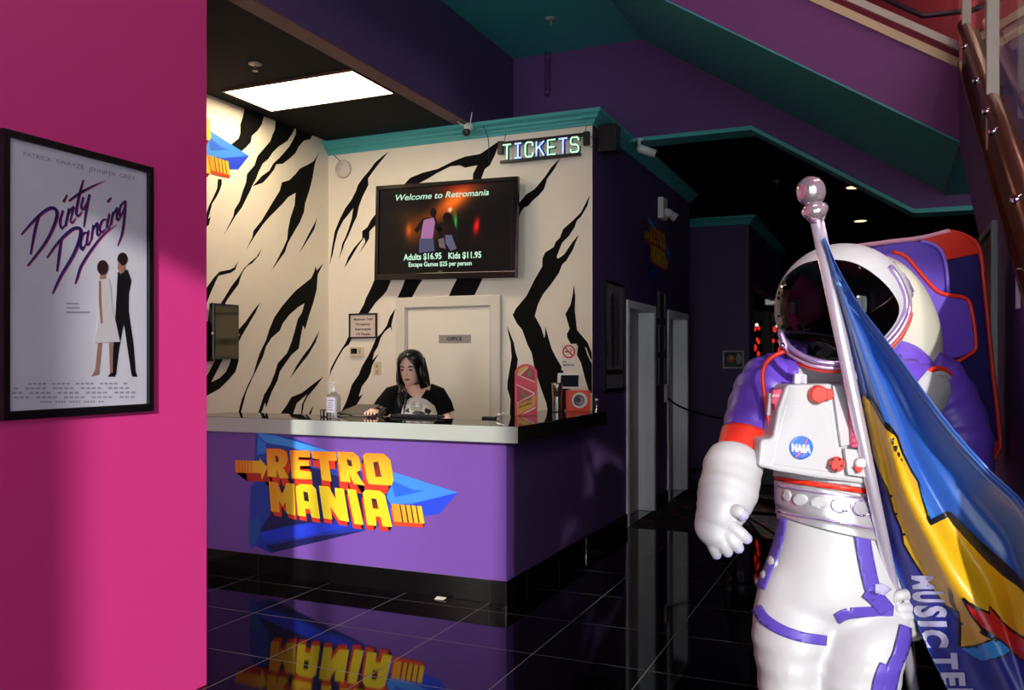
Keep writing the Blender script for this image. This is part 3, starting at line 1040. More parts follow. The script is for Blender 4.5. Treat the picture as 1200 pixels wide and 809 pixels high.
out = [(-HW, 0)] + [(HW, 0)] + [(HW * math.cos(a), HH - HW * .85 + HW * .85 * math.sin(a)) for a in [PI * i / 16 for i in range(17)]]
MB().prism([bpt(x, z, -.012) for x, z in out], nd * .024).build('deck', mat('hot_pink', '#f2304e', .35), b, bev=.004)
ins = MB()
def bpoly(pts, col, l):
    k = len(ins.v)
    ins.poly([bpt((x - .5) * 2 * HW, (1 - z) * HH, .0125 + .0002 * l) for x, z in pts])
    for i in range(len(pts)):
        ins.c[k + i] = mixc(col, col, 0)
Wt = '#f3d9c4'
bpoly([(.08, .18), (.25, .05), (.5, .025), (.75, .05), (.9, .14), (.93, .9), (.08, .9)], '#f23a4e', 1)
bpoly([(.10, .2), (.2, .09), (.5, .035), (.56, .04), (.2, .23)], '#e8b22a', 2)
bpoly([(.56, .05), (.62, .065), (.22, .235), (.14, .22)], Wt, 3)
bpoly([(.64, .07), (.84, .11), (.9, .17), (.9, .31), (.28, .22)], '#c22a3e', 2)
bpoly([(.66, .1), (.78, .1), (.66, .25), (.54, .22)], '#8a7430', 3)
bpoly([(.10, .21), (.16, .2), (.9, .345), (.9, .365)], Wt, 3)
bpoly([(.08, .40), (.12, .39), (.9, .56), (.86, .58)], Wt, 3)
bpoly([(.10, .43), (.82, .58), (.10, .74)], '#c22a3e', 2)
bpoly([(.3, .5), (.42, .5), (.38, .56), (.56, .64), (.44, .67), (.26, .57)], '#8a7430', 3)
bpoly([(.86, .57), (.9, .585), (.12, .765), (.1, .745)], Wt, 3)
bpoly([(.9, .61), (.9, .80), (.12, .98), (.12, .78)], '#e6b428', 2)
bpoly([(.92, .82), (.92, .86), (.5, .95), (.3, .96)], Wt, 3)
ins.build('bands', M_PRINT, b, attr=True)
tx = MB()
sl2 = -.125
for row, word in ((0, 'HOVER'), (1, 'BOARD')):
    def f2(x, y, row=row):
        xx = -.052 + x
        return bpt(xx, .052 + .030 * (1 - row) + y + .36 * (xx + .052), .0134)
    put_text(tx, word, f2, .021, width=.098, bold=.05, col=(.62, .16, .1))
tx.build('lettering', M_PRINT, b, attr=True)
# steel tumbler
p = on_top(653, 483)
p.z = ZT
t = thing('tumbler', p, 'brushed steel tumbler standing between the pink board and the orange box', 'tumbler')
MB().lathe(p, UP, [(.036, 0), (.038, .01), (.038, .115), (.0385, .12), (.0385, .128), (.041, .13), (.043, .215), (.043, .222)], 28).build('tumbler_body', M_STEEL, t, smooth=True)
MB().lathe(p + UP * .222, UP, [(.043, 0), (.042, .006), (.03, .008)], 28).build('lid', mat('grey_lid', '#6b665e', .4), t, smooth=True)
# card reader tablet
p = Vector((-2.335, 6.49, ZT))
t = thing('payment_tablet', p, 'white payment tablet with a dark screen on a stand behind the orange box', 'tablet')
c = Vector((p.x, p.y - .01, ZT + .24))
MB().obox(c, Vector((.09, .028, 0)), Vector((-.002, .008, .001)), Vector((.0, .01, .062))).build('case', M_WHITE, t, bev=.005)
MB().obox(c + Vector((.0066, -.0085, 0)), Vector((.068, .021, 0)), Vector((-.0004, .0012, 0)), Vector((.0, .0075, .046))).build('screen', mat('dark_screen', '#141a22', .08), t)
MB().tube([p, p + UP * .2], .016, 12).build('stem', M_WHITE, t, smooth=True)
MB().lathe(p, UP, [(.04, 0), (.04, .012), (.018, .018)], 20).build('foot', M_WHITE, t, smooth=True)
# orange box with a round white emblem
p = on_top(678, 482.8)
p.z = ZT
xd2 = Vector((.9, .43, 0)).normalized()
nd2 = Vector((xd2.y, -xd2.x, 0))
t = thing('orange_box', p, 'bright orange box with a round white emblem beside the steel tumbler', 'box')
MB().obox(p + UP * .083 - nd2 * .04, xd2 * .094, nd2 * .04, UP * .083).build('carton', mat('orange_card', '#ff4d1a', .4), t, bev=.003)
em = MB()
def ring_poly(mb, c, r, col, l, n=28, dx=0, dz=0):
    k = len(mb.v)
    mb.poly([c + xd2 * (dx + r * math.cos(2 * PI * i / n)) + UP * (dz + r * math.sin(2 * PI * i / n)) + nd2 * (.0006 + .0003 * l) for i in range(n)])
    for i in range(n):
        mb.c[k + i] = col
c0 = p + UP * .09
ring_poly(em, c0, .062, (.93, .91, .88), 1, dx=.008)
ring_poly(em, c0, .044, (.25, .22, .24), 2, dx=.004)
ring_poly(em, c0, .033, (.62, .5, .55), 3, dx=.012, dz=-.004)
ring_poly(em, c0, .02, (.15, .13, .15), 4, dx=-.004, dz=.004)
em.build('emblem', M_PRINT, t, attr=True)
# silver bell-like clip at the end of the counter
p = Vector((-2.085, 6.42, ZT))
t = thing('counter_post', p, 'small silver post standing at the far right end of the counter top', 'post')
MB().lathe(p, UP, [(.02, 0), (.02, .006), (.009, .01), (.009, .075), (.015, .08), (.015, .1), (.005, .108)], 14).build('post', M_CHROME, t, smooth=True)

# ------------------------------------------------------------------ fittings on the booth walls
# television
c = on_y(520.8, 270.2, 6.46)
tv = thing('television', c, 'large black flat television showing a dance scene and ticket prices on the mural wall', 'television')
TW, TH = .68, .414
A = math.radians(-1.25)


def tvp(x, z, y=0):
    return c + Vector((x * math.cos(A) - z * math.sin(A), y, x * math.sin(A) + z * math.cos(A)))


xa, za = tvp(1, 0) - c, tvp(0, 1) - c
bz = MB()
for x0, x1, z0, z1 in ((-TW, TW, TH - .035, TH), (-TW, TW, -TH, -TH + .055), (-TW, -TW + .035, -TH + .055, TH - .035), (TW - .045, TW, -TH + .055, TH - .035)):
    bz.obox(tvp((x0 + x1) / 2, (z0 + z1) / 2), xa * ((x1 - x0) / 2), Vector((0, .022, 0)), za * ((z1 - z0) / 2))
bz.build('bezel', mat('black_gloss_plastic', '#0c0b0b', .15), tv, bev=.004)
MB().obox(tvp(0, 0, .045), xa * (TW - .03), Vector((0, .03, 0)), za * (TH - .03)).build('housing', M_BLK, tv)
scr = MB()
ms = bpy.data.materials.new('tv_picture')
ms.use_nodes = True
nt = ms.node_tree
bs = nt.nodes['Principled BSDF']
bs.inputs['Roughness'].default_value = .2
bs.inputs['Specular IOR Level'].default_value = .12
bs.inputs['Base Color'].default_value = (.008, .007, .007, 1)
an = nt.nodes.new('ShaderNodeAttribute')
an.attribute_name = 'print'
nt.links.new(an.outputs['Color'], bs.inputs['Emission Color'])
bs.inputs['Emission Strength'].default_value = 1.0


def tvpix(u, v, l=0):
    """point of the screen from its measured place, 0..1089 by 0..809 crop units"""
    q = on_y(435 + u / 6.223, 205 + v / 6.223, 6.455)
    q.y = 6.457 - .0004 * l
    return q


SX0, SX1, SZ0, SZ1 = -TW + .034, TW - .044, -TH + .054, TH - .034
NX, NZ = 90, 54
vsx = []
cols = []


def glow(x, y, cx, cy, rx, ry, a, ang=0):
    dx, dy = x - cx, y - cy
    ca, sa = math.cos(ang), math.sin(ang)
    dx, dy = dx * ca + dy * sa, -dx * sa + dy * ca
    return a * math.exp(-(dx / rx) ** 2 - (dy / ry) ** 2)


for j in range(NZ + 1):
    for i in range(NX + 1):
        x, z = SX0 + (SX1 - SX0) * i / NX, SZ0 + (SZ1 - SZ0) * j / NZ
        vsx.append(tvp(x, z, -.006))
        X, Y = 40 + 990 * i / NX, 715 - 640 * j / NZ
        o_ = glow(X, Y, 610, 185, 120, 60, .95, -.5) + glow(X, Y, 470, 300, 200, 70, .42, -.35) + glow(X, Y, 300, 420, 60, 90, .35) + glow(X, Y, 270, 390, 18, 50, .5) + glow(X, Y, 430, 430, 70, 60, .3)
        br = glow(X, Y, 240, 280, 120, 70, .22) + glow(X, Y, 700, 120, 160, 70, .3)
        rd = glow(X, Y, 775, 380, 16, 50, .9, .15) + glow(X, Y, 775, 395, 30, 80, .25) + glow(X, Y, 620, 100, 180, 50, .28)
        gr = glow(X, Y, 622, 340, 9, 60, .8, -.1)
        wt = glow(X, Y, 580, 255, 12, 14, .8)
        cols.append((min(1, .03 + .95 * o_ + .5 * br + .95 * rd + .15 * gr + wt), min(1, .028 + .40 * o_ + .3 * br + .05 * rd + .85 * gr + wt), min(1, .026 + .07 * o_ + .12 * br + .05 * rd + .35 * gr + wt)))
scr.add(vsx, [(j * (NX + 1) + i, j * (NX + 1) + i + 1, (j + 1) * (NX + 1) + i + 1, (j + 1) * (NX + 1) + i) for j in range(NZ) for i in range(NX)])
scr.c = cols


def tvpoly(pts, col, l):
    k = len(scr.v)
    scr.poly([tvpix(u, v, 14 + l) for u, v in pts])
    for i in range(len(pts)):
        scr.c[k + i] = col


def oval(cx, cy, rx, ry, n=14):
    return [(cx + rx * math.cos(2 * PI * i / n), cy + ry * math.sin(2 * PI * i / n)) for i in range(n)]


tvpoly([(375, 320), (470, 305), (480, 340), (520, 400), (500, 420), (462, 390), (455, 470), (360, 470), (365, 390), (330, 430), (315, 400)], (.07, .04, .05), 1)
tvpoly([(385, 330), (455, 312), (468, 345), (450, 465), (362, 465), (375, 380)], (.66, .44, .62), 2)
tvpoly(oval(455, 275, 24, 34), (.06, .03, .03), 2)
tvpoly([(352, 465), (455, 468), (465, 555), (350, 570)], (.30, .30, .42), 2)
tvpoly(oval(557, 315, 34, 42), (.06, .035, .03), 2)
tvpoly([(500, 350), (600, 345), (650, 470), (640, 480), (590, 430), (580, 470), (520, 470), (480, 430)], (.09, .05, .05), 1)
tvpoly([(540, 440), (590, 440), (625, 540), (580, 555), (545, 500)], (.36, .36, .46), 3)
tvpoly([(490, 470), (530, 460), (545, 540), (500, 530)], (.42, .36, .38), 3)
sob = scr.build('picture', ms, tv, attr=True)
tw = MB()
MINT = (.78, .95, .84)


def tline(s, u0, u1, v0, v1, hgt, bold, shear=0):
    def f(x, y):
        return tvpix(u0 + x, v0 + (v1 - v0) * x / (u1 - u0) - y, 20)
    put_text(tw, s, f, hgt, width=u1 - u0, bold=bold, shear=shear, col=MINT)


tline('Welcome to Retromania', 182, 860, 190, 148, 46, .01, .25)
tw.build('caption', ms, tv, attr=True)
tw = MB()
tline('Adults $16.95', 238, 515, 624, 612, 46, .028)
tw.build('caption', ms, tv, attr=True)
tw = MB()
tline('Kids $11.95', 565, 805, 612, 604, 46, .028)
tw.build('caption', ms, tv, attr=True)
tw = MB()
tline('Escape Games $25 per person', 275, 735, 671, 659, 34, .025)
tw.build('caption', ms, tv, attr=True)
for u in (505, 980):
    MB().obox(on_y(435 + u / 6.223, 205 + 703 / 6.223, 6.436), xa * .02, Vector((0, .001, 0)), za * .004).build('maker_mark', mat('grey_ink', '#6d6878'), tv)
MB().box(c.x - .2, c.x + .2, 6.53, 6.57, c.z - .15, c.z + .15).build('wall_bracket', M_BLK, tv)

# neon sign
s0 = on_y(586.5, 178, 6.5)
ns = thing('neon_sign', (-2.58, 6.5, 3.25), 'neon TICKETS sign in green and blue tubes hanging from the teal cornice', 'sign')
zt, zbm = 3.333, 3.168
x0, x1 = -2.955, -2.225
MB().box(x0 + .02, x1 + .03, 6.50, 6.53, zt - .028, zt + .002).build('top_bar', M_BLK, ns, bev=.004)
MB().box(x0, x1 - .02, 6.50, 6.53, zbm - .012, zbm + .012).build('bottom_bar', M_BLK, ns, bev=.004)
for x in (x0 + .0, x1 + .02):
    MB().box(x - .02, x + .03, 6.495, 6.535, zt - .10, zt + .01).build('end_cap', M_BLK, ns, bev=.006)
wr = MB()
for x in (x0 + .03, x1 + .01):
    MB().tube([(x, 6.52, zt), (x + .004, 6.54, zt + .05), (x, 6.56, 3.42)], .0025, 6).build('hanging_wire', M_BLK, ns)
wr.tube(smooth_path([(x1 + .04, 6.52, zt - .02), (x1 + .075, 6.54, zt - .05), (x1 + .07, 6.54, zt - .1), (x1 + .04, 6.54, zt - .11)], 5), .0025, 6)
wr.build('loose_cable', M_BLK, ns)
lw = .073
gl = {'T': [[(0, 1), (1, 1)], [(.5, 1), (.5, 0)]], 'I': [[(.1, 1), (.9, 1)], [(.5, 1), (.5, 0)], [(.1, 0), (.9, 0)]],
      'C': [[(.95, .72), (.95, .88), (.8, 1), (.25, 1), (.05, .85), (.05, .15), (.25, 0), (.8, 0), (.95, .12), (.95, .28)]],
      'K': [[(.05, 1), (.05, 0)], [(.95, 1), (.05, .45)], [(.35, .6), (.95, 0)]],
      'E': [[(.95, 1), (.05, 1), (.05, 0), (.95, 0)], [(.05, .5), (.85, .5)]],
      'S': [[(.95, .78), (.95, .88), (.8, 1), (.2, 1), (.05, .88), (.05, .65), (.2, .53), (.8, .47), (.95, .35), (.95, .12), (.8, 0), (.2, 0), (.05, .12), (.05, .22)]]}
NG = mat('green_neon', '#bff7d2', .3, emit=1.25, var=.01)
NB = mat('blue_neon', '#b4ccff', .3, emit=1.25, var=.01)
GG = mat('green_tube_shade', '#1e6b4a', .4)
GB = mat('blue_tube_shade', '#2433a8', .4)
for i, ch in enumerate('TICKETS'):
    bx = x0 + .035 + i * .0985
    m_ = MB()
    sh = MB()
    for stq in gl[ch]:
        m_.tube([(bx + lw * x, 6.488, zbm + .016 + .118 * z) for x, z in stq], .0062, 8)
        sh.tube([(bx + lw * x + .009, 6.502, zbm + .013 + .118 * z) for x, z in stq], .009, 8)
    lt = m_.build('neon_letter', NB if ch in 'IK' or i == 5 else NG, ns, smooth=True)
    sh.build('letter_backing', GB if ch in 'IK' or i == 5 else GG, lt, smooth=True)

# two-antenna security camera on the cornice
p = on_y(547.5, 148, 6.42)
k1 = thing('security_camera', p, 'white security camera with two antennas fixed to the teal cornice above the television', 'camera')
MB().lathe(p + Vector((0, .07, .01)), (0, -1, .0), [(.028, 0), (.028, .02), (.014, .024)], 16).build('mount', M_WHITE, k1, smooth=True)
MB().ball(p + Vector((0, .02, 0)), .034, .04, .034, n=18, m=10).build('body', M_WHITE, k1, smooth=True)
MB().lathe(p + Vector((0, .0, -.05)), Vector((0, -1, -.35)), [(.024, -.02), (.03, 0), (.03, .03), (.02, .034)], 18).build('lens', M_BLK, k1, smooth=True)
for dx, dz in ((-.09, .045), (.05, .11)):
    MB().tube([p + Vector((.02 * (1 if dx > 0 else -1), .01, .0)), p + Vector((dx, -.01, dz))], .005, 8).build('antenna', M_WHITE, k1, smooth=True)
MB().tube(smooth_path([p + Vector((.1, .06, .03)), p + Vector((.125, .08, -.02)), p + Vector((.13, .142, -.1)), p + Vector((.13, .145, -.28))], 4), .003, 6).build('cable', M_BLK, k1)
# round wall speaker
p = on_y(403, 198.5, 6.57)
k2 = thing('wall_sounder', p, 'round pale sounder disc high in the left corner of the mural wall', 'sounder')
MB().lathe(p, (0, -1, 0), [(.082, 0), (.082, .02), (.07, .032), (.03, .036), (.028, .04), (.0, .041)], 32).build('disc', mat('pale_disc', '#d9cfc4', .5), k2, smooth=True)
MB().tube([p + Vector((-.03, -.01, .07)), p + Vector((-.10, -.02, .14))], .004, 6).build('cable', mat('grey_ink', '#6d6878'), k2)
# framed occupancy notice
f0, f1 = on_y(410, 397, 6.57), on_y(442.5, 367, 6.57)
no = thing('framed_notice', ((f0.x + f1.x) / 2, 6.57, (f0.z + f1.z) / 2), 'small black framed notice of four lines above the thermostat', 'notice')
fm = MB()
for a, b_, c_, d in ((f0.x, f1.x, f0.z, f0.z + .014), (f0.x, f1.x, f1.z - .014, f1.z), (f0.x, f0.x + .014, f0.z + .014, f1.z - .014), (f1.x - .014, f1.x, f0.z + .014, f1.z - .014)):
    fm.box(a, b_, 6.55, 6.57, c_, d)
fm.build('frame', M_BLK, no)
pp = MB().box(f0.x + .014, f1.x - .014, 6.56, 6.568, f0.z + .014, f1.z - .014).build('paper', mat('notice_paper', '#d9c8bc', .6), no)
tx = MB()
for i, s_ in enumerate(('Maximum Total', 'Occupancy', 'Retromania', '175 People')):
    put_text(tx, s_, lambda x, y, i=i: Vector(((f0.x + f1.x) / 2 + x, 6.5592, f1.z - .062 - .045 * i + y)), .021, width=(.2, .155, .165, .15)[i], center=True, bold=.03, col=(.16, .1, .1))
tx.build('lettering', M_PRINT, pp, attr=True)
# thermostat and switch
p = on_y(419, 412.5, 6.57)
th = thing('thermostat', p, 'cream thermostat with a dark display under the framed notice', 'thermostat')
MB().box(p.x - .07, p.x + .07, 6.545, 6.57, p.z - .045, p.z + .045).build('case', mat('cream_plastic', '#d6c8a8', .45), th, bev=.006)
MB().box(p.x - .055, p.x + .012, 6.543, 6.546, p.z - .018, p.z + .03).build('display', mat('dark_screen', '#141a22'), th)
MB().box(p.x + .03, p.x + .05, 6.541, 6.546, p.z - .02, p.z + .03).build('button', mat('tan_plastic', '#b89a6c', .5), th)
p = on_y(442.5, 432, 6.57)
sw = thing('light_switch', p, 'cream light switch plate between the thermostat and the office door', 'switch')
MB().box(p.x - .038, p.x + .038, 6.562, 6.57, p.z - .06, p.z + .06).build('plate', mat('cream_plastic', '#d6c8a8'), sw, bev=.003)
for dz in (-.03, .022):
    MB().box(p.x - .009, p.x + .009, 6.553, 6.563, p.z + dz - .012, p.z + dz + .012).build('toggle', mat('tan_plastic', '#b89a6c', .5), sw, bev=.002)
# no smoking sign
p = on_y(668.5, 414, 6.57)
nsg = thing('no_smoking_sign', p, 'white no smoking sticker with a red ring on the mural wall above the payment tablet', 'sign')
MB().box(p.x - .075, p.x + .055, 6.565, 6.569, p.z - .14, p.z + .075).build('sticker', mat('sticker_white', '#e2dcd4', .5), nsg)
e2 = MB()


def sp(x, z, l):
    return Vector((p.x - .012 + x, 6.5648 - .0003 * l, p.z + .012 + z))


def epoly(mb, pts, col, l):
    k = len(mb.v)
    mb.poly([sp(x, z, l) for x, z in pts])
    for i in range(len(pts)):
        mb.c[k + i] = col


ringp = [(.055 * math.cos(2 * PI * i / 30), .055 * math.sin(2 * PI * i / 30)) for i in range(30)]
epoly(e2, ringp, (.82, .12, .16), 1)
epoly(e2, [(x * .76, y * .76) for x, y in ringp], (.88, .85, .82), 2)
epoly(e2, [(-.034, -.006), (.016, -.006), (.016, .004), (-.034, .004)], (.1, .08, .08), 3)
epoly(e2, stroke_poly([(.02, 0), (.03, .012), (.02, .022), (.008, .018)], .007), (.1, .08, .08), 3)
epoly(e2, stroke_poly([(-.034, .034), (.034, -.034)], .012), (.82, .12, .16), 4)
for i, s_ in enumerate(('NO', 'SMOKING')):
    put_text(e2, s_, lambda x, y, i=i: sp(-.05 + x, -.09 - .026 * i + y, 2), .016, width=(.03, .095)[i], bold=.03, col=(.2, .18, .18))
e2.build('symbol', M_PRINT, nsg, attr=True)
# glossy dark screen on the left wall
a_, b_ = on_x(250, 352, -4.66), on_x(277, 421, -4.66)
sc = thing('wall_screen', (-4.66, (a_.y + b_.y) / 2, (a_.z + b_.z) / 2), 'narrow dark glossy screen hung on the left mural wall above the counter end', 'screen')
MB().box(-4.70, -4.66, a_.y, b_.y + .03, b_.z, a_.z - .02).build('screen_case', mat('black_gloss_plastic', '#0c0b0b'), sc, bev=.004)
MB().box(-4.66, -4.657, a_.y + .02, b_.y + .01, b_.z + .02, a_.z - .04).build('screen_glass', mat('smoky_mirror', '#57503f', .05, metal=.8), sc)
for dy in (a_.y, b_.y + .03):
    MB().ball((-4.67, dy, (a_.z + b_.z) / 2 - .03), .012, n=10, m=6).build('side_knob', M_CHROME, sc, smooth=True)
MB().box(-4.72, -4.70, a_.y + .1, b_.y - .1, b_.z + .1, a_.z - .1).build('bracket', M_BLK, sc)

# ceiling light panel and sprinklers
lp = thing('ceiling_light', (-3.93, 5.28, 3.535), 'bright white rectangular light panel in the black booth ceiling', 'light')
MB().box(-4.535, -3.40, 5.01, 5.545, 3.522, 3.534).build('diffuser', M_LAMP, lp)
f = MB()
for x0, x1, y0, y1 in ((-4.55, -3.385, 4.995, 5.01), (-4.55, -3.385, 5.545, 5.56), (-4.55, -4.535, 5.01, 5.545), (-3.40, -3.385, 5.01, 5.545)):
    f.box(x0, x1, y0, y1, 3.518, 3.535)
f.build('frame', mat('brown_frame', '#4a3022', .5), lp)


def sprinkler(p, label):
    s = thing('sprinkler', p, label, 'sprinkler', 'ceiling sprinklers')
    p = Vector(p)
    MB().lathe(p, (0, 0, -1), [(.045, 0), (.045, .006), (.02, .014), (.012, .016)], 18).build('escutcheon', mat('sprinkler_metal', '#b9b2a6', .35, metal=.5), s, smooth=True)
    MB().lathe(p - UP * .016, (0, 0, -1), [(.01, 0), (.008, .03), (.018, .034), (.018, .037)], 12).build('nozzle', mat('sprinkler_metal', '#b9b2a6'), s, smooth=True)


sprinkler((-3.94, 4.65, 3.535), 'round sprinkler in the black booth ceiling near the light panel')
sprinkler((-2.57, 6.68, 4.37), 'white sprinkler in the teal ceiling above the neon sign')
sprinkler((-1.15, 10.1, 3.56), 'small sprinkler in the black corridor ceiling left of the finial')
hp = thing('ceiling_pipe', (-2.88, 7.40, 4.37), 'thin plum pipe running down the upper wall from the teal ceiling', 'pipe')
MB().tube([(-2.88, 7.40, 4.369), (-2.88, 7.40, 4.0), (-2.88, 7.38, 3.97)], .022, 12).build('pipe', M_PLUM, hp, smooth=True)
for z in (4.3, 4.02):
    MB().lathe((-2.88, 7.40, z), UP, [(.027, 0), (.027, .03)], 12).build('collar', M_PLUM, hp, smooth=True)
# dark artificial plant on the ledge
c = on_y(588, 140, 6.95)
c.z = 3.506
dp = thing('dark_plant', c, 'clump of dark spiky foliage on the ledge above the teal cornice', 'plant')
rnd = random.Random(3)
leaf = None
for i in range(26):
    a, e = rnd.uniform(0, 2 * PI), rnd.uniform(.3, 1.35)
    d = Vector((math.cos(a) * math.cos(e), math.sin(a) * math.cos(e), math.sin(e)))
    L_ = rnd.uniform(.10, .2)
    s_ = d.cross(Vector((.3, .2, 1))).normalized()
    m_ = MB()
    b0 = c + UP * .005
    pts = [b0, b0 + d * L_ * .4 + s_ * .018, b0 + d * L_ - UP * .02, b0 + d * L_ * .4 - s_ * .018]
    m_.prism(pts, d.cross(s_) * .002)
    m_.build('leaf', mat('dark_leaf', '#12161a', .5), dp)
# black speaker hung at the corner
p = Vector((-2.05, 6.64, 3.30))
spk = thing('wall_speaker', p, 'black loudspeaker box hung at the corner under the teal cornice', 'speaker')
MB().box(p.x - .075, p.x + .075, p.y - .075, p.y + .075, p.z - .115, p.z + .105).build('cabinet', M_BLK, spk, bev=.01)
MB().box(p.x - .065, p.x + .065, p.y - .082, p.y - .076, p.z - .1, p.z + .09).build('grille', mat('black_grille', '#08080a', .8), spk, bev=.003)
MB().box(XW, p.x - .07, p.y - .02, p.y + .02, p.z - .02, p.z + .02).build('bracket', M_BLK, spk)
# security camera on the trim over the opening
p = Vector((-2.0, 7.36, 3.465))
k3 = thing('security_camera', p, 'white bullet security camera under the teal edge over the corridor opening', 'camera')
MB().lathe(p, (0, 0, -1), [(.035, 0), (.035, .01), (.014, .016), (.014, .075)], 16).build('mount', M_WHITE, k3, smooth=True)
d = Vector((.75, .35, -.28)).normalized()
MB().lathe(p + Vector((0, 0, -.08)), d, [(.014, -.02), (.034, 0), (.036, .014), (.036, .15), (.032, .15), (.03, .13)], 18).build('body', M_WHITE, k3, smooth=True)
# emergency light on the corridor wall
p = on_x(773, 246, XW)
k4 = thing('emergency_light', p, 'white twin emergency light high on the corridor wall', 'light')
MB().box(XW, XW + .06, p.y - .09, p.y + .11, p.z - .1, p.z + .12).build('case', M_WHITE, k4, bev=.01)
for dy, dz in ((.02, -.02), (.26, -.02)):
    MB().lathe((XW + .07, p.y + dy, p.z + dz), Vector((.6, .2, -.5)), [(.016, -.03), (.042, .0), (.046, .055), (.038, .056)], 16).build('lamp_head', M_WHITE, k4, smooth=True)
# ------------------------------------------------------------------ framed poster on the pink wall
XP = -2.9


def px(u, v, l=0):
    q = on_x(u, v, XP)
    q.x = XP + .0105 + .0004 * l
    return q


y0p, y1p, z0p, z1p = 2.068, 2.752, 1.292, 2.335
po = thing('framed_poster', (XP, (y0p + y1p) / 2, z0p), 'large black framed white film poster with purple script lettering on the pink wall', 'poster')
fm = MB()
W_ = .027
for a, b_, c_, d in ((y0p, y1p, z0p, z0p + W_ + .006), (y0p, y1p, z1p - W_, z1p), (y0p, y0p + W_, z0p + W_, z1p - W_), (y1p - W_, y1p, z0p + W_, z1p - W_)):
    fm.box(XP, XP + .026, a, b_, c_, d)
fm.build('frame', M_BLK, po, bev=.003)
pa = MB().box(XP + .002, XP + .010, y0p + .02, y1p - .02, z0p + .02, z1p - .02).build('paper', M_PAPER, po)
ink = MB()


def ipoly(pts, col, l):
    k = len(ink.v)
    ink.poly([px(u, v, l) for u, v in pts])
    for i in range(len(pts)):
        ink.c[k + i] = mixc(col, col, 0)


def c5(pts):
    return [(x / 4.76, 150 + y / 4.76) for x, y in pts]


STR = [
    ([(105, 595), (180, 512), (245, 458), (285, 447), (305, 475), (290, 540), (240, 640), (140, 770)], [7, 13, 17, 18, 20, 17, 15, 9]),
    ([(207, 480), (182, 570), (157, 705)], [12, 15, 9]),
    ([(338, 460), (322, 520), (330, 560), (352, 540)], [12, 14, 12, 5]),
    ([(362, 372), (340, 414)], [6, 13]),
    ([(372, 448), (352, 548)], [12, 14]),
    ([(362, 500), (378, 462), (398, 440), (392, 470), (380, 520), (392, 528), (410, 500)], [6, 9, 11, 9, 9, 8, 4]),
    ([(452, 290), (430, 370), (412, 470), (425, 490), (445, 465)], [8, 13, 14, 11, 4]),
    ([(370, 408), (430, 365), (490, 332), (572, 294)], [9, 13, 10, 2]),
    ([(452, 385), (440, 440), (452, 452), (480, 400)], [10, 12, 10, 5]),
    ([(487, 370), (470, 450), (455, 552)], [12, 14, 8]),
    ([(248, 725), (310, 640), (380, 572), (420, 558), (438, 575), (425, 640), (390, 720), (335, 810), (300, 880), (280, 925)], [7, 13, 17, 18, 20, 19, 17, 15, 12, 6]),
    ([(330, 620), (318, 700), (305, 800)], [12, 16, 10]),
    ([(478, 585), (452, 590), (436, 640), (445, 680), (470, 640)], [9, 12, 14, 12, 6]),
    ([(482, 570), (470, 640), (480, 650), (497, 620)], [11, 12, 10, 5]),
    ([(507, 540), (497, 622)], [10, 12]),
    ([(500, 580), (530, 528), (528, 590), (538, 598), (552, 575)], [6, 11, 12, 9, 4]),
    ([(582, 512), (560, 515), (543, 555), (552, 582), (580, 560)], [8, 10, 13, 11, 4]),
    ([(598, 478), (583, 548), (592, 556), (606, 535)], [10, 12, 9, 4]),
    ([(608, 388), (586, 414)], [6, 13]),
    ([(618, 468), (605, 540)], [10, 12]),
    ([(610, 500), (642, 445), (638, 505), (648, 512), (662, 488)], [6, 11, 11, 9, 4]),
    ([(682, 410), (660, 435), (652, 482), (664, 486), (682, 440)], [9, 10, 12, 9, 5]),
    ([(687, 405), (682, 490), (668, 590), (643, 658)], [11, 13, 12, 4]),
    ([(638, 540), (570, 590), (500, 675), (440, 770), (420, 830), (405, 870)], [2, 9, 13, 14, 12, 5]),
]
for n_, (pts, wd) in enumerate(STR):
    sm = smooth_path([p + (w_,) for p, w_ in zip(pts, wd)], 4)
    ipoly([(u + 1.1, v + 1.0) for u, v in c5(stroke_poly([p[:2] for p in sm], [p[2] for p in sm]))], '#c8385c', 1)
for n_, (pts, wd) in enumerate(STR):
    sm = smooth_path([p + (w_,) for p, w_ in zip(pts, wd)], 4)
    ipoly(c5(stroke_poly([p[:2] for p in sm], [p[2] * .92 for p in sm])), '#2c237c', 3)
# two plain standing figures: one pale dress, one dark suit
def c6(pts):
    return [(60 + x / 3.85, 280 + y / 3.85) for x, y in pts]


ipoly(c6([(300, 110), (325, 110), (328, 150), (298, 155)]), '#b98472', 4)
ipoly(c6([(212, 150), (234, 150), (240, 185), (208, 188)]), '#b88474', 5)
ipoly(c6(oval(312, 92, 24, 30)), '#2a1a18', 5)
ipoly(c6([(292, 100), (308, 122), (320, 150), (300, 160), (288, 130)]), '#c08a78', 6)
ipoly(c6([(290, 150), (335, 140), (352, 190), (340, 250), (340, 330), (362, 480), (372, 610), (352, 612), (335, 500), (318, 380), (296, 500), (282, 612), (262, 612), (275, 430), (284, 270)]), '#17141a', 5)
ipoly(c6(oval(222, 130, 26, 34)), '#3a201c', 6)
ipoly(c6([(206, 185), (250, 178), (262, 240), (262, 290), (300, 465), (185, 470), (205, 350), (212, 260)]), '#efe8e4', 7)
ipoly(c6([(203, 190), (214, 190), (216, 280), (222, 380), (212, 385), (204, 290)]), '#b88474', 8)
ipoly(c6([(200, 470), (218, 470), (205, 610), (170, 622), (188, 590)]), '#b88474', 6)
ipoly(c6([(250, 470), (268, 468), (268, 610), (255, 620)]), '#b88474', 6)
ipoly(c6([(352, 605), (374, 605), (378, 622), (355, 622)]), '#0e0c10', 6)
ipoly(c6([(258, 605), (284, 605), (276, 622), (244, 622)]), '#0e0c10', 6)


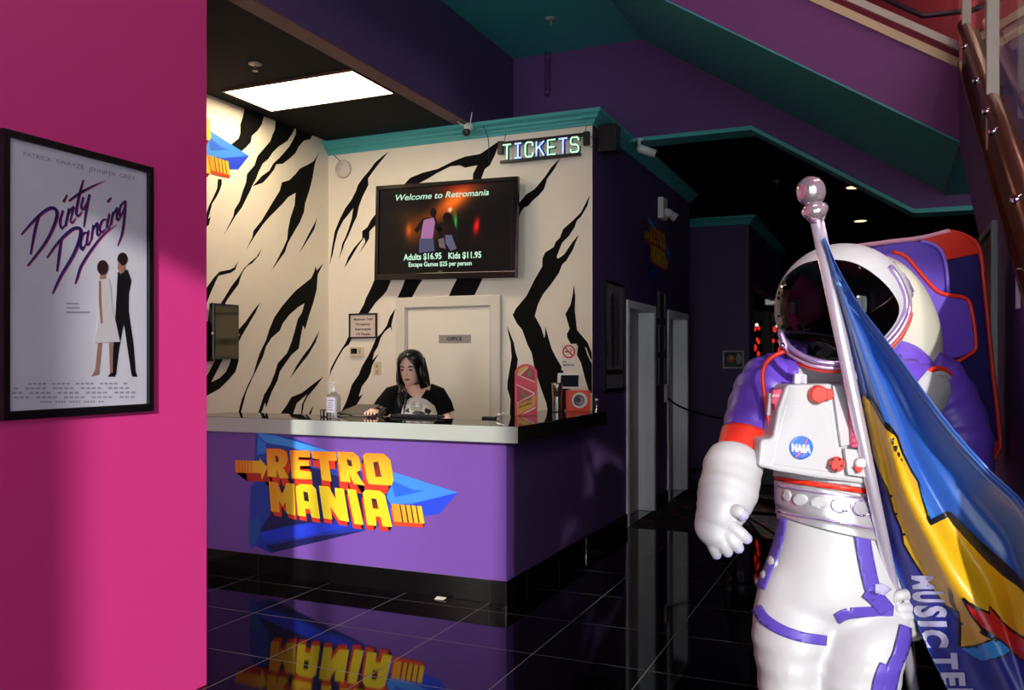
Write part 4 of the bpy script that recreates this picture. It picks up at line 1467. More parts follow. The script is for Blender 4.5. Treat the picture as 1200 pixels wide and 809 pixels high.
def slot(u0, v0, u1, v1, s, hgt, col, bold=0):
    def f(x, y):
        return px(u0 + x, v0 + (v1 - v0) * x / (u1 - u0) - y, 3)
    put_text(ink, s, f, hgt, width=u1 - u0, bold=bold, col=col)


slot(25, 183, 96, 199, 'PATRICK  SWAYZE', 5.2, (.62, .58, .64))
slot(101, 200.5, 156, 212, 'JENNIFER  GREY', 5, (.62, .58, .64))
for i, (a_, b_) in enumerate(((75, 90), (75, 91), (75, 103))):
    ipoly([(a_, 355 + 5 * i), (b_, 355.3 + 5 * i), (b_, 357.3 + 5 * i), (a_, 357 + 5 * i)], '#bdb6c2', 3)
for i, (a_, b_) in enumerate(((25, 148), (14, 157), (12, 158), (14, 157), (45, 120))):
    n_ = 22
    for k in range(n_):
        if (k * 7 + i * 3) % 5 == 0:
            continue
        u0, u1 = a_ + (b_ - a_) * k / n_, a_ + (b_ - a_) * (k + .72) / n_
        v = 449 + 5.3 * i
        v0, v1 = v - .004 * (u0 - 12), v - .004 * (u1 - 12)
        ipoly([(u0, v0), (u1, v1), (u1, v1 + 2.2), (u0, v0 + 2.2)], '#b9b2bf', 3)
ink.build('print', M_PRINTGLOSS, pa, attr=True)
MB().box(XP + .018, XP + .020, y0p + .02, y1p - .02, z0p + .02, z1p - .02).build('glass', pane_mat('poster_pane', '#f6f6f8', .05), po)


# ------------------------------------------------------------------ small framed pictures elsewhere
def framed(axis, c, w_, h_, dirn, label, art, nm='framed_picture', wd=.02, cat='picture', group=None, fmat=None):
    """axis 'x': hangs on a wall facing along x (dirn +1 or -1); 'y': faces -y.  art(s,t)->list of (poly in 0..1, colour)"""
    o = thing(nm, c, label, cat, group)
    c = Vector(c)

    def P(s, t, d):
        if axis == 'x':
            return c + Vector((dirn * d, dirn * (s - .5) * w_, (t - .5) * h_))
        return c + Vector(((s - .5) * w_, -d, (t - .5) * h_))
    f_ = MB()
    a, b_ = wd / w_, wd / h_
    for s0, s1, t0, t1 in ((0, 1, 0, b_), (0, 1, 1 - b_, 1), (0, a, b_, 1 - b_), (1 - a, 1, b_, 1 - b_)):
        f_.prism([P(s0, t0, 0), P(s1, t0, 0), P(s1, t1, 0), P(s0, t1, 0)], P(0, 0, .022) - P(0, 0, 0))
    f_.build('frame', fmat or M_BLK, o)
    m_ = MB()
    for l, (pts, col) in enumerate(art):
        k = len(m_.v)
        m_.poly([P(a + s * (1 - 2 * a), b_ + t * (1 - 2 * b_), .006 + .0006 * l) for s, t in pts])
        for i in range(len(pts)):
            m_.c[k + i] = mixc(col, col, 0)
    m_.build('print', M_PRINTGLOSS, o, attr=True)
    return o


SQ = [(0, 0), (1, 0), (1, 1), (0, 1)]


def ov(cx, cy, rx, ry, n=12):
    return [(cx + rx * math.cos(2 * PI * i / n), cy + ry * math.sin(2 * PI * i / n)) for i in range(n)]


framed('x', (XW, 7.143, 1.725), .575, .93, 1, 'tall framed grey poster of two standing figures on the corridor wall beside the first doorway', [
    (SQ, '#7a7478'), (ov(.42, .86, .10, .06), '#2c282c'), ([(.3, .8), (.55, .8), (.58, .5), (.5, .2), (.38, .2), (.34, .5)], '#3c363a'),
    (ov(.68, .84, .09, .06), '#4a4448'), ([(.6, .78), (.82, .78), (.8, .5), (.76, .22), (.62, .22), (.62, .5)], '#57444a'), ([(0, .13), (1, .13), (1, .18), (0, .18)], '#1c1a1c'),
    ([(.08, .3), (.2, .3), (.2, .46), (.08, .46)], '#5a5458')], 'framed_poster', cat='poster')
for i, (z, nm) in enumerate(((2.095, 'topmost'), (1.75, 'middle'), (1.41, 'lowest'))):
    framed('x', (XW, 8.84, z), .26, .28, 1, 'small dark framed picture between the two doorways, %s of three' % nm, [
        (SQ, '#3c3a40'), ([(.12, .15), (.88, .15), (.88, .85), (.12, .85)], '#23222a'), (ov(.5, .5, .2, .22), '#4c4246')], group='three small frames between the doorways', wd=.014, fmat=mat('dark_grey_frame', '#4c4a4e', .4))
cfar = on_y(859.5, 421.5, 12.2)
framed('y', cfar, .29, .25, 1, 'small pale framed picture alone on the far purple wall', [
    (SQ, '#2a2630'), (ov(.35, .55, .22, .28), '#b06a3a'), (ov(.38, .6, .1, .12), '#e0b060'), (ov(.8, .55, .16, .38), '#a8a8a0'), ([(.05, .05), (.6, .05), (.6, .2), (.05, .2)], '#3c5a3a')], wd=.022, fmat=mat('pale_frame', '#b9b2ae', .5))
framed('x', (XS, 4.21, 1.585), .72, .95, -1, 'large framed dark poster on the plum stair wall behind the astronaut backpack', [
    (SQ, '#4a2c36'), ([(.1, .1), (.9, .1), (.9, .9), (.1, .9)], '#5a3440'), ([(.2, .6), (.8, .75), (.7, .85), (.25, .8)], '#6e4a50')], 'framed_poster', cat='poster', wd=.028, fmat=mat('grey_frame', '#6c7476', .4, metal=.3))

# ------------------------------------------------------------------ corridor: rope, lights, cabinets in the dark
rp = thing('barrier_rope', (XW + .02, 9.03, 1.1), 'thin dark barrier rope strung across the corridor from the wall between the doorways', 'rope')
MB().box(XW, XW + .03, 8.98, 9.07, 1.08, 1.27).build('wall_clip', mat('pale_metal', '#b8aa9c'), rp, bev=.005)
pts = smooth_path([(XW + .03, 9.03, 1.12), (-1.95, 8.95, 1.02), (-1.5, 8.8, .93), (-1.0, 8.65, .93), (-.535, 8.5, .98)], 6)
MB().tube(pts, .011, 8).build('rope', mat('dark_rope', '#15121a', .8), rp, smooth=True)
sn = thing('rope_post', (-.5, 8.5, 0), 'slim black post holding the far end of the barrier rope', 'post')
MB().tube([(-.5, 8.5, .02), (-.5, 8.5, 1.02)], .022, 12).build('pole', M_BLK, sn, smooth=True)
MB().lathe((-.5, 8.5, .004), UP, [(.16, 0), (.16, .012), (.04, .03)], 24).build('base', M_BLK, sn, smooth=True)
for i, (x, y) in enumerate(((-.36, 10.8), (-.36, 13.4))):
    d = thing('downlight', (x, y, 3.56), ['warm round downlight in the black corridor ceiling, the nearer of the two', 'warm round downlight in the black corridor ceiling, the farther of the two'][i], 'light', 'corridor downlights')
    MB().lathe((x, y, 3.559), (0, 0, -1), [(.11, 0), (.11, .008), (.09, .012)], 24).build('trim_ring', mat('pale_metal', '#b8aa9c'), d, smooth=True)
    MB().lathe((x, y, 3.548), (0, 0, -1), [(.085, 0), (.08, .004)], 24).build('lamp', mat('warm_lamp', '#ffd9a0', .5, emit=2.2), d)
s1 = on_y(905, 354, 15.9)
sg = thing('hanging_sign', s1, 'small white lit sign hanging at the dark end of the corridor', 'sign')
MB().box(s1.x - .12, s1.x + .4, 15.9, 15.94, s1.z - .045, s1.z + .05).build('sign_face', mat('sign_white', '#d9d6d0', .5, emit=.25), sg)
MB().box(s1.x - .14, s1.x + .42, 15.94, 15.97, s1.z - .065, s1.z + .07).build('sign_back', M_BLK, sg)
for i, (u0, u1, yy) in enumerate(((881, 893, 14.6), (904, 918, 15.2))):
    a_, b_ = on_y(u0, 360, yy), on_y(u1, 360, yy)
    cb = thing('display_cabinet', ((a_.x + b_.x) / 2, yy, 0), ['dark tall cabinet with glowing red lights just right of the far purple wall', 'dark tall cabinet with small red lights half hidden behind the astronaut shoulder'][i], 'cabinet', 'display cabinets at the corridor end')
    MB().box(a_.x - .06, b_.x + .06, yy, yy + .5, 0.005, 2.35).build('cabinet_body', M_BLK, cb, bev=.01)
    MB().box(a_.x, b_.x, yy - .01, yy, .9, 2.2).build('glass_front', mat('dark_screen', '#141a22'), cb)
    rr_ = random.Random(i)
    for z in (2.05, 1.85, 1.72, 1.62, 1.5):
        for k in range(2):
            x = rr_.uniform(a_.x + .03, b_.x - .03)
            MB().ball((x, yy - .015, z + rr_.uniform(-.03, .03)), .024, .01, rr_.uniform(.02, .06), n=8, m=5).build('red_light', mat('red_glow', '#ff3020', .5, emit=.7), cb)
    MB().ball(((a_.x + b_.x) / 2, yy - .015, 2.12), .03, .01, .03, n=8, m=5).build('white_light', mat('pale_glow', '#ffe8e0', .5, emit=1.0), cb)
    MB().box(a_.x + .08, b_.x - .06, yy - .02, yy - .011, 1.05, 1.25).build('price_card', mat('card', '#8d8480', .5), cb)
pn = on_y(897, 380, 14.0)
MBp = MB().box(pn.x, pn.x + .06, 14.0, 14.3, .005, 2.3).build('display_cabinet', mat('dark_red_panel', '#3a1218', .5))
tag(MBp, 'narrow dark red panel standing between the two cabinets of the corridor end', 'panel')
# dark wheeled chair half seen behind the astronaut glove
wc = thing('wheeled_chair', (-.93, 7.1, 0.02), 'black wheeled chair in the dark behind the astronaut glove', 'chair')
WX = -.93
for dy in (0,):
    for sx in (-.25, .25):
        MB().tube([(WX + sx, 7.1 + .27 * math.cos(2 * PI * i / 28), .29 + .27 * math.sin(2 * PI * i / 28)) for i in range(28)], .02, 8, closed=True).build('wheel', mat('dark_rubber', '#0e0e10', .6), wc, smooth=True)
MB().box(WX - .22, WX + .22, 6.9, 7.3, .42, .48).build('seat', M_BLK, wc, bev=.02)
MB().box(WX - .22, WX + .22, 7.28, 7.34, .48, .9).build('backrest', M_BLK, wc, bev=.02)
MB().tube([(WX - .25, 7.1, .29), (WX + .25, 7.1, .29)], .015, 8).build('axle', M_BLK, wc)
fr_ = MB()
for sx in (-.22, .22):
    fr_.tube([(WX + sx, 7.3, .9), (WX + sx, 7.3, .3), (WX + sx, 6.85, .12), (WX + sx, 6.85, .03)], .014, 8)
    fr_.tube([(WX + sx, 7.3, .66), (WX + sx, 6.9, .66), (WX + sx, 6.9, .45)], .014, 8)
fr_.build('chair_frame', mat('dark_rubber', '#1c1c1f'), wc, smooth=True)
# scrap on the tiles near the counter
c = on_z(516, 703, 0)
sc_ = thing('paper_scrap', c, 'small pale paper scrap on the black floor near the counter base', 'scrap')
MB().prism([c + Vector((-.035, -.012, .001)), c + Vector((.03, -.016, .004)), c + Vector((.038, .01, .012)), c + Vector((-.03, .014, .012))], (0, 0, .003)).build('scrap', mat('scrap_paper', '#d9d2be', .6), sc_)

# ------------------------------------------------------------------ woman behind the counter
PB = Vector((-3.29, 5.68, 0))
pr = Vector((.865, .5018, 0))
pa_ = Vector((-.5018, .865, 0))


def pl3(x, y, z):
    return PB + pr * x + pa_ * y + UP * z


wo = thing('person', PB, 'woman with long black hair and a black printed t-shirt working behind the counter', 'person')
SKIN = mat('skin', '#e6b79c', .5, var=.04, bump=0)
HAIR = mat('black_hair', '#0b090b', .3, var=.3, scale=60)
TEE = mat('black_tee', '#0a0a0b', .9, bump=.2, bscale=300, spec=.15)
# one continuous body grown from a skeleton
V = [((0, 0, .88), .12), ((0, 0, 1.02), .115), ((0, .01, 1.18), .12), ((-.0, .01, 1.27), .085), ((-.015, .0, 1.335), .05), ((-.022, -.01, 1.39), .05)]
E = [(i, i + 1) for i in range(5)]


def chain(root, pts):
    k = root
    for p_, r_ in pts:
        V.append((p_, r_))
        E.append((k, len(V) - 1))
        k = len(V) - 1
    return k


lh = chain(3, [((-.15, .0, 1.265), .052), ((-.235, -.03, 1.16), .045), ((-.27, -.13, 1.115), .038), ((-.31, -.25, 1.14), .028), ((-.315, -.32, 1.145), .026)])
for f in range(4):
    chain(lh, [((-.345 + .02 * f, -.36, 1.145), .009), ((-.35 + .022 * f, -.40 - .008 * (f in (1, 2)), 1.142), .0085), ((-.352 + .022 * f, -.425 - .01 * (f in (1, 2)), 1.132), .007)])
chain(lh, [((-.285, -.335, 1.145), .011), ((-.27, -.36, 1.142), .009)])
rh = chain(3, [((.15, .02, 1.265), .052), ((.225, .01, 1.13), .045), ((.255, -.02, 1.02), .038), ((.20, -.16, .99), .028), ((.16, -.21, 1.0), .026)])
for f in range(4):
    chain(rh, [((.11 + .018 * f, -.245 - .006 * f, 1.0), .009), ((.09 + .02 * f, -.275 - .01 * f, .995), .0085), ((.08 + .021 * f, -.295 - .01 * f, .985), .007)])
chain(rh, [((.135, -.235, 1.015), .011), ((.115, -.25, 1.012), .009)])
for sx in (-1, 1):
    chain(0, [((.09 * sx, 0, .82), .095), ((.10 * sx, -.01, .46), .062), ((.10 * sx, .02, .085), .042), ((.10 * sx, -.06, .04), .036), ((.10 * sx, -.14, .03), .026)])
me = bpy.data.meshes.new('body')
me.from_pydata([tuple(pl3(*p_) - PB) for p_, r_ in V], E, [])
bo = bpy.data.objects.new('body', me)
C.objects.link(bo)
bo.parent = wo
sk = bo.modifiers.new('skin', 'SKIN')
for i, (p_, r_) in enumerate(V):
    me.skin_vertices[0].data[i].radius = (r_, r_)
me.skin_vertices[0].data[0].use_root = True
sk.use_smooth_shade = True
sb = bo.modifiers.new('sub', 'SUBSURF')
sb.levels = sb.render_levels = 2
me.materials.append(SKIN)
# head, turned to the left of the picture and bent down
hc = pl3(-.03, -.02, 1.452)
th_, ti = math.radians(-24), math.radians(14)
hf = (-pa_ * math.cos(th_) + pr * math.sin(th_)).normalized()
hr_ = hf.cross(UP).normalized() * -1
hr_ = UP.cross(hf).normalized() * -1
hf2 = (hf * math.cos(ti) - UP * math.sin(ti)).normalized()
hu = (UP * math.cos(ti) + hf * math.sin(ti)).normalized()
hr_ = hu.cross(hf2).normalized()


def hd(x, y, z):
    return hc + hr_ * x + hf2 * y + hu * z


hb = MB()
rgs = []
for z, wx, fy, by in ((-.122, .012, .072, -.02), (-.116, .030, .084, .02), (-.10, .046, .088, .04), (-.075, .058, .088, .06), (-.045, .066, .088, .075), (-.01, .070, .086, .085), (.03, .072, .086, .092), (.065, .068, .080, .09), (.095, .054, .064, .074), (.112, .03, .038, .044), (.117, .006, .008, .01)):
    ring = []
    for k in range(28):
        a = 2 * PI * k / 28
        s_, c_ = math.sin(a), math.cos(a)
        y = fy * c_ if c_ > 0 else by * c_
        ring.append(hd(wx * 1.12 * s_, y, z))
    rgs.append(ring)
hb.rings(rgs)
hb.rings([[hd(wx * math.sin(a), .082 + dy * max(0, math.cos(a)), z) for a in [2 * PI * k / 10 for k in range(10)]] for z, wx, dy in ((.018, .006, .006), (0, .008, .016), (-.02, .011, .024), (-.03, .013, .022), (-.036, .008, .008))])
for sx in (-1, 1):
    hb.ball(hd(.073 * sx, -.005, -.005), .010, .02, .03, ax=(hr_, hf2, hu), n=10, m=8)
o = hb.build('head', SKIN, wo, smooth=True)
for sx in (-1, 1):
    MB().ball(hd(.033 * sx, .080, .010), .015, .006, .0065, ax=(hr_, hf2, hu), n=12, m=8).build('eye', mat('dark_makeup', '#1c1214', .4), wo, smooth=True)
    MB().tube([hd(sx * .014, .086, .030), hd(sx * .033, .087, .040), hd(sx * .058, .074, .034)], [.003, .0048, .002], 6).build('eyebrow', mat('dark_makeup', '#1c1214', .4), wo, smooth=True)
MB().tube([hd(-.024, .082, -.064), hd(-.009, .090, -.060), hd(0, .0905, -.062), hd(.009, .090, -.060), hd(.024, .082, -.064)], [.002, .006, .007, .006, .002], 8).build('lips', mat('dark_lipstick', '#4a1420', .35), wo, smooth=True)
# hair: cap and long locks
hm = MB()
n_ = 30
rgs = []
for z, wx, by, open_ in ((.134, .01, .012, 0), (.128, .04, .05, 0), (.112, .066, .085, .0), (.085, .083, .106, .35), (.05, .09, .114, .62), (.01, .092, .116, .72), (-.04, .094, .114, .80), (-.09, .096, .11, .86), (-.14, .10, .105, .9), (-.19, .11, .10, .95)):
    ring = []
    a0 = open_ * 1.05
    for k in range(n_):
        a = a0 + (2 * PI - 2 * a0) * k / (n_ - 1)
        s_, c_ = math.sin(a), math.cos(a)
        wob = 1 + .025 * math.sin(9 * a)
        ring.append(hd(wx * s_ * wob, (by * .95 if c_ < 0 else by * .9) * c_ * wob - .008, z))
    rgs.append(ring)
nv = []
for r_ in rgs:
    nv += r_
hm.add(nv, [(i * n_ + k, i * n_ + k + 1, (i + 1) * n_ + k + 1, (i + 1) * n_ + k) for i in range(len(rgs) - 1) for k in range(n_ - 1)])
hm.build('hair', HAIR, wo, smooth=True, solid=.012)
lk = MB()
rnd = random.Random(5)
for i in range(34):
    sd = -1 if i % 3 == 0 else 1
    x0 = sd * rnd.uniform(.075, .104)
    y0 = rnd.uniform(-.07, .035)
    end = rnd.uniform(1.12, 1.24)
    xe_ = rnd.uniform(-.13, -.07) if sd < 0 else rnd.uniform(.055, .13)
    yb_ = rnd.uniform(-.15, -.12) if sd < 0 else rnd.uniform(.09, .13)
    p0 = hd(x0 * .78, y0 * .8 - .015, .07)
    p1 = hd(x0 * 1.02, y0, -.09)
    p2 = pl3(xe_ * .9, yb_ * .9, 1.285)
    p3 = pl3(xe_, yb_ - .02, end)
    sm = smooth_path([tuple(p0), tuple(p1), tuple(p2), tuple(p3)], 5)
    lk.tube(sm, [.014 - .011 * (k / (len(sm) - 1)) ** 1.5 for k in range(len(sm))], 7)
tag(lk.build('hair_locks', HAIR, wo, smooth=True), kind='stuff')
# t-shirt
tb = MB()
rg = []
for z, hw_, hd_, cy in ((.80, .165, .125, .01), (.9, .16, .125, .0), (1.0, .165, .125, .0), (1.10, .178, .128, .0), (1.18, .188, .13, .0), (1.235, .185, .115, .005), (1.275, .16, .09, .01), (1.30, .115, .07, .01), (1.318, .075, .06, .008)):
    rg.append([pl3(hw_ * math.copysign(abs(math.cos(a)) ** .8, math.cos(a)) - .004, cy + hd_ * math.sin(a), z + .004 * math.sin(5 * a)) for a in [2 * PI * k / 36 for k in range(36)]])
tb.rings(rg)
ts = tb.build('shirt', TEE, wo, smooth=True)
for pth, rr_ in (([(-.10, .01, 1.27), (-.17, 0, 1.245), (-.225, -.03, 1.18), (-.25, -.06, 1.145)], [.07, .078, .074, .07]), ([(.10, .015, 1.275), (.17, .02, 1.245), (.215, .015, 1.17), (.235, .01, 1.11)], [.07, .078, .073, .07])):
    MB().tube([pl3(*p_) for p_ in pth], rr_, 18).build('sleeve', TEE, ts, smooth=True)
bv = bvh_of(ts)
pi_ = MB()
patch(pi_, [(470, 486), (473, 474), (480, 467), (490, 465), (500, 469), (509, 476), (512, 485), (509, 494), (474, 494)], bv, .003, 3, (.80, .76, .70))
patch(pi_, oval(488, 477, 7.5, 6), bv, .005, 3, (.62, .58, .53))
patch(pi_, oval(489, 474.5, 3.4, 3.2), bv, .007, 3, (.85, .82, .77))
for q_ in ([(482, 484), (487, 481.5), (494, 482), (499, 485), (490, 486.5)], [(484, 475), (487, 474.3), (487, 475.6)], [(490, 474.4), (493, 475), (490, 475.8)], [(474, 482), (479, 478), (480, 484)], [(498, 478), (505, 481), (502, 486), (497, 483)]):
    patch(pi_, q_, bv, .009, 3, (.12, .11, .11))
pi_.build('shirt_print', M_PRINT, ts, attr=True)
# choker and trousers
MB().tube([pl3(-.018 + .056 * math.cos(2 * PI * k / 20), -.003 + .056 * math.sin(2 * PI * k / 20), 1.338) for k in range(20)], .007, 6, closed=True).build('choker', mat('pale_chain', '#b8b0a8', .25, metal=.8), wo, smooth=True)
tr_ = MB()
for sx in (-1, 1):
    tr_.tube([pl3(.085 * sx, 0, .9), pl3(.095 * sx, 0, .8), pl3(.10 * sx, -.01, .46), pl3(.10 * sx, .02, .1)], [.12, .115, .082, .07], 16)
tr_.build('trousers', TEE, wo, smooth=True)
for sx in (-1, 1):
    MB().rings([[pl3(.10 * sx + .045 * math.cos(a), -.05 + .13 * math.sin(a), z) for a in [2 * PI * k / 18 for k in range(18)]] for z in (.0, .03)] + [[pl3(.10 * sx + .04 * math.cos(a), -.0 + .075 * math.sin(a), .08) for a in [2 * PI * k / 18 for k in range(18)]]]).build('shoe', M_BLK, wo, smooth=True)
# ------------------------------------------------------------------ astronaut statue
A0 = at(985, 425, 2.78)
A0.z = 0
ast = thing('astronaut_statue', A0, 'life-size astronaut statue in a white and purple space suit holding the flag pole', 'statue')
SUIT = mat('white_suit', '#bdb8bd', .45, var=.03, bump=.25, bscale=5, bdist=.03)
PURP = mat('purple_suit', '#6a45c0', .4, var=.10, scale=9, bump=.25, bscale=14)
NAVY = mat('indigo_suit', '#2c2068', .45, var=.1)
REDP = mat('red_piping', '#e2301f', .4)
PINKC = mat('pink_strap', '#d8466e', .4)
STRAP = mat('violet_strap', '#5540a8', .45, var=.1)
LILAC = mat('lilac_metal', '#b79ad0', .22, metal=.6)
SILV = mat('silver_belt', '#c9c2cc', .33, metal=.6, var=.2, scale=22)
VIS = mat('black_visor', '#020202', .03, spec=.35)
HOOD = mat('ivory_hood', '#c9bfb0', .45)
LAV = mat('lavender_tip', '#a9a4c8', .5)
rnd = random.Random(11)


def ring_at(u, v, t, wpx, d, n=40, ex=1.0, wob=None):
    c = at(u, v, t)
    w_ = wpx * t / FPX
    out = []
    for k in range(n):
        a = 2 * PI * k / n
        ca, sa = math.cos(a), math.sin(a)
        f = 1 + (wob(a) if wob else 0)
        out.append(c + RV * (w_ * f * math.copysign(abs(ca) ** ex, ca)) + FV * (d * f * math.copysign(abs(sa) ** ex, sa)))
    return out


def lerp_sections(sec, m):
    """resample (u,v,t,w,d) sections smoothly"""
    return smooth_path(sec, m)


suit = MB()
T = 2.78
tors = lerp_sections([(975, 404, T + .06, 40, .10), (985, 418, T + .05, 62, .12), (995, 432, T + .05, 100, .15), (1000, 452, T + .05, 112, .17), (998, 480, T + .03, 104, .18), (990, 515, T + .01, 90, .18), (976, 545, T, 70, .175), (972, 566, T, 60, .165), (973, 600, T, 61, .16), (975, 625, T, 63, .165), (976, 655, T, 72, .175), (975, 690, T, 84, .18), (974, 706, T, 84, .17), (974, 718, T, 74, .14)], 4)
suit.rings([ring_at(*s_, n=48) for s_ in tors])


def fold(v, amp, f1, ph):
    return amp * (math.sin(v * f1 + ph) + .5 * math.sin(v * f1 * 2.3 + 1.7 * ph))


legL = smooth_path([(940, 665, T, 44, .12), (937, 695, T, 49, .14), (930, 725, T - .02, 45, .14), (924, 755, T - .03, 40, .135), (923, 785, T - .04, 35, .125), (925, 815, T - .05, 35, .12), (927, 850, T - .03, 32, .11), (928, 890, T, 31, .10), (930, 925, T, 27, .09), (930, 940, T, 27, .09)], 5)
legR = smooth_path([(1012, 665, T, 46, .12), (1016, 695, T, 47, .14), (1014, 725, T - .06, 47, .145), (1010, 755, T - .09, 48, .14), (1006, 785, T - .11, 48, .13), (1002, 815, T - .1, 44, .12), (1000, 850, T - .07, 40, .11), (1002, 890, T - .03, 36, .10), (1004, 925, T, 30, .09), (1004, 940, T, 28, .09)], 5)
for leg, ph in ((legL, .4), (legR, 2.0)):
    rgs = []
    for s_ in leg:
        u, v, t, w_, d = s_
        k = 1 + (fold(v, .035, .22, ph) if v > 745 else .012 * math.sin(v * .15 + ph))
        rgs.append(ring_at(u, v, t, w_ * k, d * k, n=36, wob=lambda a, v=v: .02 * math.sin(3 * a + v * .05)))
    suit.rings(rgs)
so_ = suit.build('suit', SUIT, ast, smooth=True)
rm = so_.modifiers.new('remesh', 'REMESH')
rm.mode = 'VOXEL'
rm.voxel_size = .0125
rm.use_smooth_shade = True
sm_ = so_.modifiers.new('smooth', 'SMOOTH')
sm_.factor = .6
sm_.iterations = 4
BS = bvh_of(so_)


def on_suit(poly, name, m, lift=.004, thick=.005, step=5, parent=None, b=None):
    mb = MB()
    patch(mb, poly, b or BS, lift, step)
    return mb.build(name, m, parent or ast, smooth=True, solid=thick)


# boots (below the frame, standing on the floor)
for u, t in ((928, T), (1004, T - .02)):
    c = at(u, 900, t)
    c.z = 0
    bt = MB()
    for z, l, w_ in ((0.002, .17, .075), (.03, .175, .08), (.07, .16, .075), (.12, .11, .07), (.17, .085, .068)):
        pass
    bt.rings([[c + RV * (w_ * math.cos(a)) + FV * (l * math.sin(a) - (l - .09)) + UP * z for a in [2 * PI * k / 24 for k in range(24)]] for z, l, w_ in ((0.002, .17, .075), (.03, .175, .08), (.07, .16, .075), (.12, .11, .075), (.20, .10, .075))])
    bt.build('boot', SUIT, ast, smooth=True)

# purple shoulders laid over the white torso
on_suit([(921, 405), (938, 421), (936, 437), (931, 451), (922, 462), (905, 462), (901, 487), (896, 458), (892, 434), (900, 421)], 'shoulder_cover', PURP, .006, .008)
on_suit([(1004, 425), (1040, 404), (1062, 384), (1082, 408), (1108, 428), (1096, 428), (1084, 436), (1073, 448), (1055, 478), (1010, 470)], 'shoulder_cover', PURP, .006, .008)


def tube_px(path, r, name, m, parent=None, n=10, smooth=True, flat=1.0):
    P_ = [at(u, v, t) for u, v, t in path]
    rr = [q * p[2] / FPX for q, p in zip(r, path)] if isinstance(r, (list, tuple)) else [r * p[2] / FPX for p in path]
    return MB().tube(P_, rr, n, flat=flat).build(name, m, parent or ast, smooth=smooth)


def lay(poly_line, width, name, m, lift=.012, thick=.006, b=None, parent=None):
    return on_suit(stroke_poly(smooth_path(poly_line, 4), width), name, m, lift, thick, 4, parent, b)


tube_px(smooth_path([(919, 412, 2.62), (903, 420, 2.63), (894, 435, 2.64), (895, 457, 2.63), (899, 482, 2.62), (904, 515, 2.61)], 4), 2.6, 'piping', REDP)
# waist: red line, white lip, silver belt with oval studs
lay([(912, 559), (940, 564), (980, 570), (1024, 577)], 6, 'waist_piping', REDP, .012, .006)
lay([(911, 553.5), (940, 558), (980, 563), (1022, 570)], 5, 'waist_lip', SUIT, .016, .008)
bl = MB()
secs = smooth_path([(973, 571, T, 61, .168), (974, 580, T, 62.5, .172), (974, 592, T, 62.5, .172), (975, 602, T, 63.5, .175), (975, 608, T, 62, .172), (976, 616, T, 63.5, .174)], 4)
# belt dips towards the right as the waist turns
rgs = []
for s_ in secs:
    r_ = ring_at(*s_, n=48)
    rgs.append([p - UP * (.035 * ((p - at(974, 590, T)).dot(RV) / .17)) for p in r_])
bl.rings(rgs, cap=False)
belt = bl.build('belt', SILV, ast, smooth=True, solid=.004)
BB = bvh_of(belt)
for (u, v, a, b_) in ((921.5, 581, 6, 7), (938.5, 585.5, 9, 7), (960, 589.5, 11, 7)):
    on_suit([(u + a * math.cos(2 * PI * i / 18), v + b_ * math.sin(2 * PI * i / 18)) for i in range(18)], 'belt_stud', SUIT, .001, .005, 4, belt, BB)
for (u, v, a, b_) in ((985, 592, 11, 9), (1010, 596, 11, 9)):
    pts = [(u + a * math.cos(2 * PI * i / 20), v + b_ * math.sin(2 * PI * i / 20)) for i in range(21)]
    on_suit(stroke_poly(pts, 1.6), 'belt_ring', LILAC, .001, .004, 3, belt, BB)
for pts in ([(912, 600), (940, 606), (975, 611), (1000, 616), (1036, 622)], [(912, 570), (945, 576), (990, 582), (1030, 587)]):
    on_suit(stroke_poly(smooth_path(pts, 4), 2.2), 'belt_cord', LILAC, .002, .006, 4, belt, BB)
# straps on the legs
lay([(889, 713), (898, 726), (918, 739), (942, 747), (966, 750)], 12, 'thigh_strap', STRAP, .006, .004)
lay([(980, 725), (992, 719), (1015, 717), (1046, 717)], 12, 'thigh_strap', STRAP, .006, .004)
lay([(1007, 620), (1010, 640), (1014, 662), (1020, 688), (1026, 700)], 17, 'hip_strap', STRAP, .007, .005)
lay([(1014, 692), (1024, 700), (1038, 716)], 18, 'hip_strap', STRAP, .008, .004)
on_suit([(1022, 684), (1030, 683), (1040, 690), (1032, 697), (1022, 694)], 'strap_end', LAV, .012, .005)
lay([(918, 608), (915, 630), (908, 652), (900, 672), (893, 690)], 10, 'side_strap', STRAP, .004, .004)
for (u, v) in ((913, 640), (904, 660), (896, 676)):
    c = at(u + 4, v, T - .01)
    MB().ball(c, .024, .04, .026, ax=(RV, FV, UP), n=14, m=8).build('side_bulge', SUIT, ast, smooth=True)
lay([(1060, 735), (1052, 765), (1044, 785), (1038, 815)], 15, 'knee_strap', STRAP, .008, .004)
lay([(1038, 780), (1030, 800), (1026, 830)], 16, 'knee_strap', STRAP, .006, .004)

# chest unit
def prism_px(poly, t, depth, name, m, parent=None, bev=.006, tilt=0.0):
    cu = sum(p[0] for p in poly) / len(poly)
    P_ = [at(u, v, t + tilt * (u - cu)) for u, v in poly]
    return MB().prism(P_, FV * depth).build(name, m, parent or ast, bev=bev)


chest = prism_px([(922, 451), (1000, 449), (1012, 470), (1018, 520), (1023, 569), (960, 561), (912, 553), (889, 547), (892, 515), (906, 514.5), (912, 480)], 2.555, .12, 'chest_unit', SUIT, bev=.01, tilt=.0004)
prism_px([(921, 474), (974, 478), (984, 556), (905, 545), (909, 520)], 2.549, .02, 'panel_plate', SUIT, chest, .004, .0004)
prism_px([(990, 526), (1012, 528), (1016, 560), (994, 557)], 2.549, .02, 'panel_plate', SUIT, chest, .003, .0004)
prism_px([(976, 452), (996, 451), (1006, 520), (986, 524)], 2.553, .02, 'panel_plate', SUIT, chest, .003, .0004)


